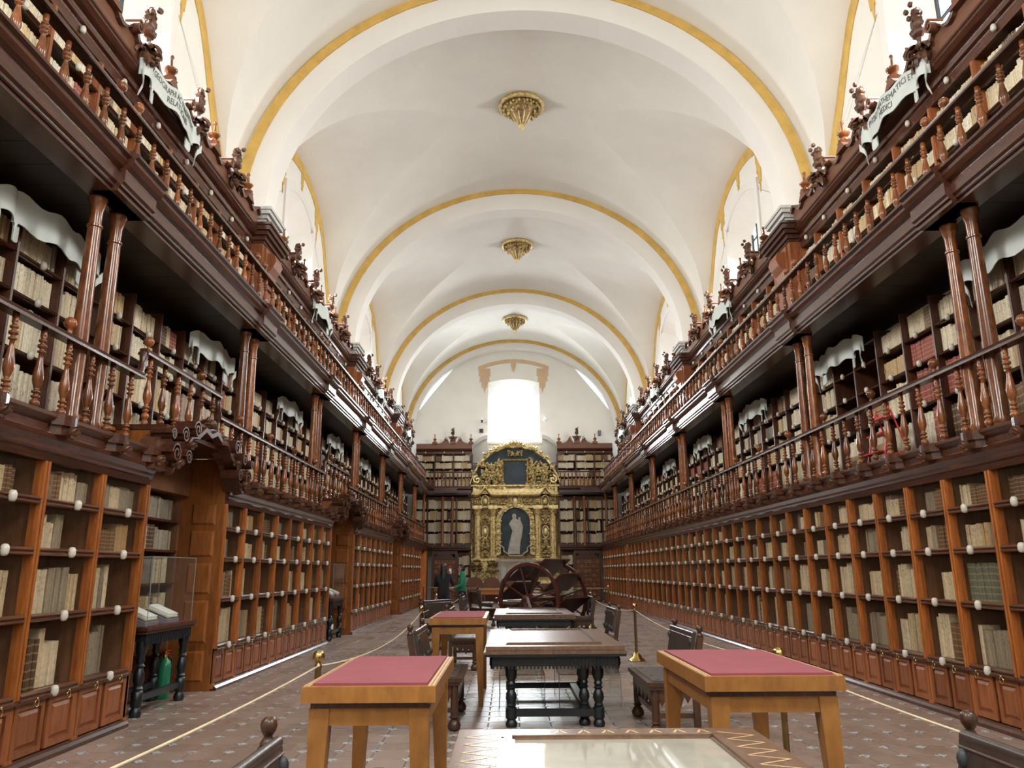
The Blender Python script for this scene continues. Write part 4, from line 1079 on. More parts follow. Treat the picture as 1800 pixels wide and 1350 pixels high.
for F, side in ((FR, 'right'), (FL, 'left')):
    for b, (_, _, yc) in enumerate(TOPB[1:]):
        banner(F, yc, D_UP - 0.20, 8.16, None, 'white scroll banner on the %s crested case, %s wall' % (TN[b + 1], side))
    for i, a in enumerate((COLS_R if F is FR else COLS_L)):
        banner(F, a + 0.12, D_UP - 0.12, 5.13, None, 'white scroll banner under the upper gallery near %s column pair, %s' % (nth(i), side), 0.98, 'mid')
# ------------------------------------------------------------------ end wall: doors, narrow cases, galleries
def carved_door(n, x0, x1, ztop, diag):
    T = struct(link('door_%d' % n, None, None, ((x0 + x1) / 2, Y_ENDFACE, 0)))
    y = Y_ENDFACE + 0.06; c = (x0 + x1) / 2; h = (x1 - x0) / 2
    out = [(x0, 0), (x1, 0), (x1, ztop - 0.35)] + [(c + h * math.cos(t) * (1 - 0.12 * math.sin(2 * t)), ztop - 0.35 + 0.35 * math.sin(t) ** 1.5) for t in [PI * k / 14 for k in range(1, 14)]] + [(x0, ztop - 0.35)]
    add('door_leaf', MB().prism(out, lambda x, z, yy: (x, yy, z), y, y + 0.06), 'case', T)
    for s in (0, 1):
        for i in range(3):
            for j in range(9):
                w = h * 2 / 6 - 0.02; xa = x0 + 0.02 + (s * 3 + i) * (h / 3); za = 0.1 + j * 0.225
                if za + 0.2 > ztop - 0.36: continue
                mb = MB(); 
                if (i + j) % 2 == 0: mb.box(xa, xa + w, y - 0.03, y, za, za + 0.19); mb.box(xa + w * .3, xa + w * .7, y - 0.05, y, za + 0.06, za + 0.13)
                else: mb.box(xa, xa + w, y - 0.03, y, za + 0.03, za + 0.10); mb.box(xa + w * .35, xa + w * .75, y - 0.03, y, za + 0.13, za + 0.2)
                add('door_panel', mb, 'jamb' if diag else 'panel', T)
    mb = MB(); mb.box(x0 - 0.12, x0, y - 0.06, y + 0.1, 0, 2.55); mb.box(x1, x1 + 0.12, y - 0.06, y + 0.1, 0, 2.55); mb.box(x0 - 0.12, x1 + 0.12, y - 0.02, y + 0.02, ztop - 0.1, 2.58)
    add('door_frame', mb, 'case', T)
carved_door(1, -3.74, -2.66, 2.5, 0)
carved_door(2, 3.52, 4.70, 2.5, 1)
for (x0, x1, side) in ((-2.52, -1.90, 'left'), (2.72, 3.38, 'right')):
    T = open_case(FE, [x0, x1], [0.35, 0.85, 1.35, 1.85], 2.4, D_FACE + 0.05, 'end', 'narrow open bookcase between carved door and altar, %s' % side, '%s narrow case by altar' % side, 'narrow_bookcase', foot=0.0)
for (x0, x1, side) in ((-4.9, -1.88, 'left'), (2.72, 5.72, 'right')):
    T = thing('gallery_ledge', 'moulded wooden ledge over the carved door, %s of altar' % side, 'ledge', ((x0 + x1) / 2, Y_ENDFACE, 2.55))
    prof = [(D_FACE - 0.02, 2.56), (D_FACE - 0.07, 2.62), (D_FACE - 0.07, 2.68), (D_FACE - 0.14, 2.72), (D_FACE - 0.14, 2.78), (D_FACE - 0.10, 2.80), (D_FACE + 0.9, 2.80), (D_FACE + 0.9, 2.56)]
    add('moulding', FE.sweep(MB(), prof, x0, x1), 'rail_end', T)
    n = 4; posts = [x0 + (x1 - x0) * i / n for i in range(n + 1)]
    open_case(FE, posts, [2.95, 3.55, 4.15, 4.72], 5.25, D_FACE + 0.32, 'end', 'open bookcase at middle level, %s of the altar' % side, '%s case beside altar, middle level' % side, 'open_bookcase', foot=2.8)
    for k, xx in enumerate((x0 + 1.55, x0 + 2.05) if side == 'left' else (x0 + 0.80, x0 + 1.30)):
        tag(link('gallery_column', MB_COL, None, (xx, Y_ENDFACE + 0.1, Z1 - 0.1)), 'thin wooden column on the end wall %s of altar, %s one' % (side, ('outer', 'inner')[k] if side == 'left' else ('inner', 'outer')[k]), 'column', 'paired gallery columns')
    c0, c1 = (x0 + 0.75, x1) if side == 'left' else (x0, x1 - 0.75)
    T = thing('gallery', 'short upper gallery with baluster railing %s of the altar' % side, 'gallery', ((x0 + x1) / 2, Y_ENDFACE, Z2 - 0.4))
    add('fascia', FE.sweep(MB(), PROF_F2, x0, x1), 'rail_end', T)
    mb = MB(); FE.box(mb, (x0 + x1) / 2 - 0.4, (x0 + x1) / 2 + 0.8, 4.28, 4.4, 5.5, 5.78); add('fascia_block', mb, 'rail_end', T)
    mb = MB(); FE.box(mb, x0, x1, 4.5, 5.75, 5.43, Z2 - 0.02); add('deck', mb, 'soffit', T)
    railing(FE, T, [(c0, c1, 0)], Z2, 6.66, MB_BAL2, 0.20, 0.69, [])
    n = 3; posts = [x0 + (x1 - x0) * i / n for i in range(n + 1)]
    T = open_case(FE, posts, TOPZ, TOPTOP, D_UP, 'end', 'crested open bookcase at top level, %s of the altar' % side, '%s top case beside altar' % side, 'crested_bookcase', foot=Z2)
    add('entablature', FE.sweep(MB(), [(D_UP + 0.1, 7.72), (D_UP - 0.01, 7.72), (D_UP - 0.01, 7.84), (D_UP - 0.10, 7.90), (D_UP - 0.14, 7.98), (D_UP + 0.1, 7.98)], x0, x1), 'rail_end', T)
    for p, q in zip(posts, posts[1:]): link('number_plate', cached('knob', knob_mesh), T, FE.p((p + q) / 2, D_UP - 0.04, 7.79))
    cx_ = -2.92 if side == 'left' else 3.80; zb = 7.98
    half = [(0, 0.30), (0.18, 0.30), (0.24, 0.40), (0.33, 0.52), (0.42, 0.54), (0.50, 0.46), (0.62, 0.34), (0.85, 0.28), (1.0, 0.28)]
    w_ = 0.98
    out = [(x0, zb), (x0, zb + 0.28)] + [(cx_ - u * w_, zb + h) for u, h in half[::-1]] + [(cx_ + u * w_, zb + h) for u, h in half[1:]] + [(x1, zb + 0.28), (x1, zb)]
    add('crest_board', FE.plate(MB(), out, D_UP - 0.08, D_UP), 'crest', T)
    for sg in (-1, 1):
        add('volute', FE.plate(MB(), volute_pts(cx_ + sg * 0.40, zb + 0.52, 0.13, -sg), D_UP - 0.14, D_UP), 'crest', T, smooth=0.6)
        mb = MB(); FE.box(mb, cx_ + sg * 0.98 - 0.14, cx_ + sg * 0.98 + 0.14, D_UP - 0.14, D_UP, zb + 0.26, zb + 0.36); add('urn_pedestal', mb, 'crest', T)
        o = link('urn_finial', MB_URN, T, FE.p(cx_ + sg * 0.98, D_UP - 0.07, zb + 0.36)); o.scale = (1, 1, 1.1)
    mb = MB(); mb.prism([(cx_ - 0.16, zb + 0.28), (cx_ + 0.16, zb + 0.28), (cx_ + 0.14, zb + 0.50), (cx_ + 0.26, zb + 0.66), (cx_ - 0.26, zb + 0.66), (cx_ - 0.14, zb + 0.50)], lambda x, z, d: FE.p(x, d, z), D_UP - 0.15, D_UP)
    add('plume_pedestal', mb, 'crest', T)
    o = link('carved_plume', MB_PLUME, T, FE.p(cx_, D_UP - 0.08, zb + 0.72)); o.rotation_euler = (0, 0, PI); o.scale = (1.0, 1.0, 0.85)
# the lit doorway ending the left run; its warm light is painted on the jamb
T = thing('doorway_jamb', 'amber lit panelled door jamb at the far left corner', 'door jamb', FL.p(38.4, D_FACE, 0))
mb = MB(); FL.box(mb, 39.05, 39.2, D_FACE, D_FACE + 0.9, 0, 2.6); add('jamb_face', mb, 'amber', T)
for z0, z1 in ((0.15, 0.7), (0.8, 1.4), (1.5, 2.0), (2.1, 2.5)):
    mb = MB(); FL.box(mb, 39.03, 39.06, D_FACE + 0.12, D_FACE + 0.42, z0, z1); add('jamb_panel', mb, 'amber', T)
mb = MB(); FL.box(mb, 39.2, 40.3, D_FACE + 0.05, D_FACE + 0.1, 0, 2.6); FL.box(mb, 36.45, 36.6, D_FACE, D_FACE + 0.9, 0, 2.6); FL.box(mb, 36.5, 39.2, D_FACE + 0.85, D_FACE + 0.9, 0, 2.6)
add('passage_wall', mb, 'jamb', T)

# ------------------------------------------------------------------ gilded altarpiece
AX = 0.43; AY = 41.55
T = thing('altarpiece', 'tall gilded carved altarpiece with columns and arched painting, end wall', 'altarpiece', (AX, AY, 0))
def aplate(name, out, y0, y1, mat, par=T, smooth=False): return add(name, MB().prism([(AX + u, z) for u, z in out], lambda x, z, y: (x, y, z), y0, y1), mat, par, smooth=smooth)
def abox(name, u0, u1, y0, y1, z0, z1, mat, par=T): return add(name, MB().box(AX + u0, AX + u1, y0, y1, z0, z1), mat, par)
side_out = [(-2.45, 0.9), (-2.45, 5.4), (2.45, 5.4), (2.45, 0.9)]
aplate('backboard', side_out, AY - 0.35, AY - 0.2, 'gold_dark')
abox('base', -2.42, 2.42, AY - 1.0, AY - 0.2, 0.0, 0.92, 'chairback')
for s in (-1, 1):
    abox('base_step', s * 0.82, s * 2.25, AY - 0.95, AY - 0.3, 0.92, 1.06, 'gold_bright')
    abox('predella_panel', s * 0.85, s * 2.3, AY - 0.75, AY - 0.3, 1.06, 2.06, 'gold')
    abox('predella_ledge', s * 0.85, s * 2.3, AY - 0.85, AY - 0.3, 2.06, 2.18, 'gold')
stone = abox('stone_altar', -0.92, 0.92, AY - 0.95, AY - 0.3, 0.0, 2.0, 'stone')
abox('ledge', -1.02, 1.02, AY - 1.0, AY - 0.3, 2.0, 2.14, 'stone', stone)
for u in (-0.82, -0.40, 0.40, 0.82): abox('pilaster', u - 0.06, u + 0.06, AY - 1.0, AY - 0.94, 0.9, 2.0, 'stone', stone)
for u in (-0.62, 0.0, 0.62):
    pts = [(u - 0.13, 1.1), (u + 0.13, 1.1), (u + 0.13, 1.65)] + [(u + 0.13 * math.cos(t), 1.65 + 0.13 * math.sin(t)) for t in [PI * k / 8 for k in range(1, 8)]] + [(u - 0.13, 1.65)]
    aplate('blind_niche', pts, AY - 0.965, AY - 0.94, 'greystone', stone)
def acol():
    mb = MB(); seg = 24; prof = [(0.22, 0), (0.22, 0.06), (0.19, 0.10), (0.20, 0.15), (0.165, 0.19), (0.17, 1.2), (0.15, 2.18), (0.17, 2.20), (0.17, 2.23)]
    o = len(mb.v)
    for r, z in prof:
        for k in range(seg):
            rr = r * (0.94 if k % 2 else 1.03) if 0.19 <= z <= 2.18 else r
            t = 2 * PI * k / seg; mb.v.append((rr * math.cos(t), rr * math.sin(t), z))
    for i in range(len(prof) - 1):
        for k in range(seg):
            k2 = (k + 1) % seg; mb.f.append((i * seg + k, i * seg + k2, (i + 1) * seg + k2, (i + 1) * seg + k))
    return mb.mesh('column_shaft', M['gold'])
def acap():
    mb = MB(); mb.lathe([(0.15, 0), (0.17, 0.1), (0.19, 0.22), (0.24, 0.30)], 12)
    for k in range(12):
        a = 2 * PI * k / 12
        mb.leaf((0.16 * math.cos(a), 0.16 * math.sin(a), 0.02 + 0.1 * (k % 2)), (math.cos(a) * 0.3, math.sin(a) * 0.3, 1), (math.cos(a), math.sin(a), 0), 0.2, 0.05, 1.4)
    mb.box(-0.24, 0.24, -0.24, 0.24, 0.30, 0.37); return mb.mesh('capital', M['gold'])
mcol, mcap = acol(), acap()
def foliage(seed, w, h, n, mat='gold_bright', L=0.16, W=0.035):
    """a panel of carved scrolls and leaves, local x/z, projecting to -y"""
    rnd = random.Random(seed); mb = MB()
    for i in range(n):
        x = rnd.uniform(0, w / 2); z = rnd.uniform(-h / 2, h / 2); a = rnd.uniform(0, 2 * PI); l_ = L * rnd.uniform(0.6, 1.2); c = rnd.uniform(0.8, 2.2)
        for s in (-1, 1):
            mb.leaf((s * x, 0, z), (s * math.cos(a), -0.25, math.sin(a)), (0, -1, 0.1), l_ * 1.35, W * 1.7, c, 5, 0.03)
    return mb
for u in (-2.0, -1.18, 1.18, 2.0):
    c = link('column_shaft', mcol, T, (AX + u, AY - 0.55, 2.18)); link('capital', mcap, c, (AX + u, AY - 0.55, 4.41))
    abox('column_block', u - 0.24, u + 0.24, AY - 0.8, AY - 0.3, 4.78, 4.9, 'gold_bright')
    add('predella_bracket', foliage(int(u * 50) + 400, 0.5, 0.55, 16, 'gold'), 'gold_dark', T, (AX + u, AY - 0.86, 1.75))
for s in (-1, 1):
    for z, h in ((4.2, 0.55), (3.0, 0.5), (2.5, 0.5)):
        add('carved_foliage', foliage(int(z * 10) + s, 0.46, h, 16), 'gold_bright', T, (AX + s * 1.59, AY - 0.5, z))
    mb = MB(); path = [(0.16 * math.cos(t), 0, 0.30 * math.sin(t)) for t in [2 * PI * k / 16 for k in range(17)]]; mb.tube(path, 0.03, 6); mb.ball((0, 0, 0), 0.13, 10, 8, 1.6)
    add('oval_medallion', mb, 'gold_bright', T, (AX + s * 1.59, AY - 0.5, 3.55), smooth=True)
    add('carved_foliage', foliage(77 + s, 1.2, 0.8, 34), 'gold_bright', T, (AX + s * 1.58, AY - 0.78, 1.5))
    # carved outer wing
    out = [(s * 2.42, 0.95), (s * 2.60, 1.3), (s * 2.5, 1.7), (s * 2.58, 2.3), (s * 2.48, 2.8), (s * 2.6, 3.3), (s * 2.48, 3.9), (s * 2.56, 4.5), (s * 2.45, 5.1), (s * 2.3, 5.3), (s * 2.25, 0.95)]
    aplate('wing', out if s > 0 else out[::-1], AY - 0.5, AY - 0.3, 'gold_bright')
    add('wing_foliage', foliage(31 + s, 0.3, 4.0, 60, L=0.13), 'gold', T, (AX + s * 2.45, AY - 0.52, 3.1))
# niche
AR = [(0.77, 2.42), (0.77, 4.05)] + [(0.77 * math.cos(t), 4.05 + 0.74 * math.sin(t)) for t in [PI * k / 16 for k in range(1, 16)]] + [(-0.77, 4.05), (-0.77, 2.42)]
cv = aplate('painting', AR, AY - 0.50, AY - 0.46, 'canvas')
cv['label'] = 'dark arched painting of a pale robed figure'
AO = [(1.0, 2.3), (1.0, 4.1)] + [(1.0 * math.cos(t), 4.1 + 0.9 * math.sin(t)) for t in [PI * k / 16 for k in range(1, 16)]] + [(-1.0, 4.1), (-1.0, 2.3)]
mb = MB()
for i in range(len(AR) - 1):
    q = [AO[i], AO[i + 1], AR[i + 1], AR[i]]
    mb.add([(AX + u, AY - 0.60, z) for u, z in q] + [(AX + u, AY - 0.45, z) for u, z in q], [(0, 1, 2, 3), (0, 4, 5, 1), (2, 6, 7, 3)])
fr = add('niche_frame', mb, 'gold', T)
for i, (u, z) in enumerate(AR[1:-1]):
    if i % 2 == 0: add('frame_leaf', foliage(i, 0.18, 0.16, 5, L=0.1), 'gold_bright', fr, (AX + u * 1.12, AY - 0.62, z * 1.0 + (0.1 if z > 4 else 0)))
for z in (2.6, 2.9, 3.2, 3.5, 3.8):
    for s in (-1, 1): add('frame_leaf', foliage(int(z * 9), 0.18, 0.2, 6, L=0.1), 'gold_bright', fr, (AX + s * 0.9, AY - 0.62, z))
mb = MB(); mb.tube([(AX - 1.0, AY - 0.63, 2.85), (AX - 0.80, AY - 0.63, 2.85), (AX - 0.62, AY - 0.63, 2.72), (AX - 0.62, AY - 0.63, 2.55), (AX - 0.40, AY - 0.63, 2.40), (AX - 0.34, AY - 0.63, 2.30), (AX + 0.34, AY - 0.63, 2.30), (AX + 0.40, AY - 0.63, 2.40), (AX + 0.62, AY - 0.63, 2.55), (AX + 0.62, AY - 0.63, 2.72), (AX + 0.80, AY - 0.63, 2.85), (AX + 1.0, AY - 0.63, 2.85)], 0.045, 8)
add('scrolled_sill', mb, 'stone', fr, smooth=True)
# a generic robed figure painted in the niche, in low relief
fg = MB(); rnd = random.Random(5)
def slab(rows, y=AY - 0.515):
    fg.add([(AX + a, y, z) for z, a, b in rows] + [(AX + b, y, z) for z, a, b in rows], [(i, i + 1, len(rows) + i + 1, len(rows) + i) for i in range(len(rows) - 1)])
fgx = MB()
def loft(rows, cy=AY - 0.5, dep=0.05):
    o = []
    for z, a, b in rows:
        o.append([(AX + (a + b) / 2 + (b - a) / 2 * math.cos(t), cy - dep * math.sin(t) * (1 + 0.25 * math.sin(9 * t + z * 6)), z) for t in [PI * k / 14 for k in range(15)]])
    fgx.grid(o)
loft([(2.62, -0.38, 0.22), (2.75, -0.36, 0.24), (3.05, -0.30, 0.28), (3.35, -0.22, 0.34), (3.6, -0.16, 0.38), (3.8, -0.26, 0.40), (3.95, -0.34, 0.36), (4.08, -0.26, 0.26), (4.18, -0.18, 0.10), (4.25, -0.10, 0.0)])
loft([(4.22, -0.14, 0.02), (4.30, -0.17, 0.05), (4.40, -0.17, 0.05), (4.48, -0.12, 0.0)]); loft([(3.95, 0.12, 0.34), (4.08, 0.14, 0.30), (4.14, 0.15, 0.27), (4.24, 0.14, 0.28), (4.30, 0.18, 0.24)])
add('painted_figure', fgx, 'figure', cv, smooth=True)
add('painted_plinth', MB().box(AX - 0.40, AX + 0.22, AY - 0.53, AY - 0.49, 2.40, 2.62), 'figure', cv)
# entablature
abox('architrave', -2.4, 2.4, AY - 0.55, AY - 0.25, 4.78, 4.9, 'gold')
abox('frieze', -2.4, 2.4, AY - 0.45, AY - 0.25, 4.9, 5.38, 'gold_dark')
for u, w in ((-2.0, 0.3), (-1.18, 0.3), (-0.65, 0.5), (0.65, 0.5), (1.18, 0.3), (2.0, 0.3)):
    add('frieze_relief', foliage(int(u * 30) + 90, w, 0.36, 14, L=0.11, W=0.028), 'gold_bright', T, (AX + u, AY - 0.47, 5.13))
for u, mt, r in ((0, 'gold_bright', 0.22), (-1.59, 'gold', 0.2), (1.59, 'gold', 0.2)):
    mb = MB(); mb.ball((0, 0, 0), r * 0.75, 14, 10, 1.35); mb.tube([(r * math.cos(t), 0, r * 1.5 * math.sin(t)) for t in [2 * PI * k / 18 for k in range(19)]], 0.04, 6)
    add('cartouche', mb, mt, T, (AX + u, AY - 0.55, 5.13), smooth=True)
add('cartouche_foliage', foliage(8, 0.9, 0.6, 20), 'gold_bright', T, (AX, AY - 0.5, 5.15))
pk = lambda u: 5.40 + 0.42 * max(0, 1 - abs(abs(u) - 1.59) / 0.42) ** 1.8
us = [-2.5 + 5.0 * k / 80 for k in range(81)]
mb = MB()
for a, b_ in zip(us, us[1:]):
    mb.prism([(AY - 0.75, -0.03), (AY - 0.85, 0.05), (AY - 0.85, 0.11), (AY - 0.3, 0.11), (AY - 0.3, -0.03)], lambda y, dz, t: (AX + a + (b_ - a) * t, y, (pk(a) + (pk(b_) - pk(a)) * t) + dz), 0, 1)
add('main_cornice', mb, 'gold', T)
# attic
def att(u): return 5.5 + 2.62 * max(0.0, 1 - (abs(u) / 2.5) ** 2.3) ** 0.62
us = [-2.4 + 4.8 * k / 48 for k in range(49)]
aplate('attic_board', [(-2.4, 5.5)] + [(u, att(u) - 0.08) for u in us] + [(2.4, 5.5)], AY - 0.35, AY - 0.22, 'canvas')
mb = MB()
for a, b_ in zip(us, us[1:]):
    mb.prism([(AY - 0.40, -0.16), (AY - 0.55, -0.10), (AY - 0.55, 0.05), (AY - 0.25, 0.08), (AY - 0.25, -0.16)], lambda y, dz, t: (AX + a + (b_ - a) * t, y, att(a) + (att(b_) - att(a)) * t + dz + 0.03 * math.sin(a * 9)), 0, 1)
add('attic_arch', mb, 'gold', T)
for k in range(2, 47, 3): add('arch_leaf', foliage(k, 0.24, 0.22, 6, L=0.12), 'gold', T, (AX + us[k], AY - 0.5, att(us[k]) + 0.02))
abox('attic_base', -2.3, 2.3, AY - 0.55, AY - 0.25, 5.52, 5.60, 'gold'); abox('attic_plinth', -2.25, 2.25, AY - 0.50, AY - 0.25, 5.60, 5.92, 'gold_bright'); abox('attic_ledge', -2.35, 2.35, AY - 0.6, AY - 0.25, 5.92, 6.0, 'gold')
p2 = abox('upper_painting', -0.60, 0.60, AY - 0.47, AY - 0.4, 5.92, 7.28, 'canvas'); p2['label'] = 'small dark painting in the attic of the altarpiece'
mb = MB()
for (a, b_) in (((-0.68, 7.33), (0.68, 7.33)), ((0.68, 7.33), (0.66, 6.1)), ((0.66, 6.1), (0.40, 5.86)), ((0.40, 5.86), (-0.40, 5.86)), ((-0.40, 5.86), (-0.66, 6.1)), ((-0.66, 6.1), (-0.68, 7.33))):
    mb.tube([(AX + a[0], AY - 0.5, a[1]), (AX + b_[0], AY - 0.5, b_[1])], 0.06, 6)
add('painting_frame', mb, 'gold_dark', T)
for s in (-1, 1):
    add('shell_relief', foliage(60 + s, 1.0, 1.25, 60, L=0.26, W=0.05), 'gold_bright', T, (AX + s * 1.25, AY - 0.42, 6.5))
    add('flame_relief', MB().leaf((0, 0, 0), (s * -0.15, -0.1, 1), (0, -1, 0), 0.75, 0.09, 0.4).leaf((s * 0.22, 0, -0.1), (s * 0.2, -0.1, 1), (0, -1, 0), 0.6, 0.09, 0.4).leaf((s * 0.45, 0, -0.25), (s * 0.4, -0.1, 1), (0, -1, 0), 0.5, 0.08, 0.4), 'gold_bright', T, (AX + s * 0.95, AY - 0.42, 6.75))
    add('side_relief', foliage(20 + s, 0.6, 0.9, 34), 'gold', T, (AX + s * 1.9, AY - 0.42, 6.25))
    add('volute', MB().prism([(AX + x, z) for x, z in volute_pts(s * 2.02, 6.28, 0.26, s, th=0.08)], lambda x, z, y: (x, y, z), AY - 0.6, AY - 0.35), 'gold_bright', T, smooth=0.6)
    add('frame_foliage', foliage(14 + s, 0.3, 1.4, 26, L=0.13), 'gold', T, (AX + s * 0.80, AY - 0.46, 6.7))
mb = MB()
for k in range(13):
    a = PI * (0.02 + 0.96 * k / 12); mb.leaf((0, 0, 0), (math.cos(a), -0.15, math.sin(a)), (0, -1, 0), 0.55 if k % 2 else 0.42, 0.05, 0.5)
add('crowning_rays', mb, 'gold', T, (AX, AY - 0.45, 8.02))
add('crowning_relief', foliage(99, 0.7, 0.4, 16), 'gold', T, (AX, AY - 0.45, 7.75))
# small devices on the end wall
T = thing('dome_camera', 'small white dome camera right of the end window', 'camera', (2.12, Y_END - 0.2, 9.68))
add('bracket', MB().box(-0.05, 0.05, -0.02, 0.1, -0.05, 0.12), 'white', T, (0, 0, 0), world=False)
add('dome', MB().ball((0, -0.05, -0.06), 0.11, 12, 8), 'white', T, (0, 0, 0), smooth=True, world=False)
T = thing('wall_camera', 'small dark camera on arm left of the end window', 'camera', (-1.36, Y_END - 0.12, 9.6))
add('arm', MB().tube([(0, 0.1, 0.15), (0, -0.05, 0.1), (0.02, -0.12, 0.0)], 0.02, 6), 'white', T, (0, 0, 0), world=False)
add('body', MB().box(-0.06, 0.06, -0.2, -0.02, -0.12, 0.02), 'iron', T, (0, 0, 0), world=False)
T = thing('wall_box', 'small grey box on the plaster left of the end window', 'box', (-1.40, Y_END - 0.06, 9.05))
add('body', MB().box(-0.11, 0.11, -0.04, 0.05, -0.11, 0.11), 'cushion', T, (0, 0, 0), world=False); add('lid', MB().box(-0.09, 0.09, -0.05, -0.04, -0.09, 0.09), 'iron', T, (0, 0, 0), world=False)
T = thing('wall_speaker', 'small dark speaker on the plaster at upper right end', 'speaker', (5.1, Y_END - 0.06, 8.9))
add('body', MB().box(-0.07, 0.07, -0.06, 0.05, -0.14, 0.14), 'iron', T, (0, 0, 0), world=False); add('grille', MB().box(-0.05, 0.05, -0.07, -0.06, -0.12, 0.12), 'cushion', T, (0, 0, 0), world=False)

# ceiling bosses
def boss(y, label):
    zt = ZC + VB - 0.04
    T = thing('ceiling_boss', label, 'ceiling boss', (CX + 0.03, y, zt))
    add('rim', MB().lathe([(0.60, 0.06), (0.64, 0.0), (0.64, -0.06), (0.58, -0.10), (0.54, -0.07), (0.50, -0.05)], 32), 'gold', T, (0, 0, 0), True, False)
    mb = MB(); rnd = random.Random(int(y))
    mb.lathe([(0.55, -0.03), (0.40, -0.16), (0.26, -0.34), (0.16, -0.52), (0.06, -0.60)], 24)
    add('bowl', mb, 'gold_dark', T, (0, 0, 0), True, False)
    mb = MB()
    for rr, zz, n in ((0.48, -0.08, 16), (0.36, -0.2, 12)):
        for k in range(n):
            a = 2 * PI * (k + rnd.random() * 0.4) / n
            mb.leaf((rr * math.cos(a), rr * math.sin(a), zz), (math.cos(a + 1.2), math.sin(a + 1.2), -0.5), (0, 0, -1), 0.16, 0.05, 1.8)
            mb.ball((rr * math.cos(a + .2), rr * math.sin(a + .2), zz - 0.03), 0.045, 6, 5)
    add('foliage', mb, 'gold', T, (0, 0, 0), 0.6, False)
    mb = MB()
    for k in range(10):
        a = 2 * PI * k / 10 
        mb.tube([(0.33 * math.cos(a), 0.33 * math.sin(a), -0.18), (0.22 * math.cos(a), 0.22 * math.sin(a), -0.40), (0.07 * math.cos(a), 0.07 * math.sin(a), -0.62)], 0.022, 5)
    add('ribs', mb, 'gold_bright', T, (0, 0, 0), True, False)
    add('drop', MB().lathe([(0.08, 0), (0.09, -0.04), (0.05, -0.08), (0.06, -0.11), (0.04, -0.15), (0.005, -0.18)], 12, (0, 0, -0.60)), 'gold_bright', T, (0, 0, 0), True, False)
boss(18.9, 'largest gilded carved ceiling boss, nearest the camera'); boss(28.3, 'middle gilded carved ceiling boss on the vault'); boss(37.5, 'smallest gilded carved ceiling boss, farthest away')
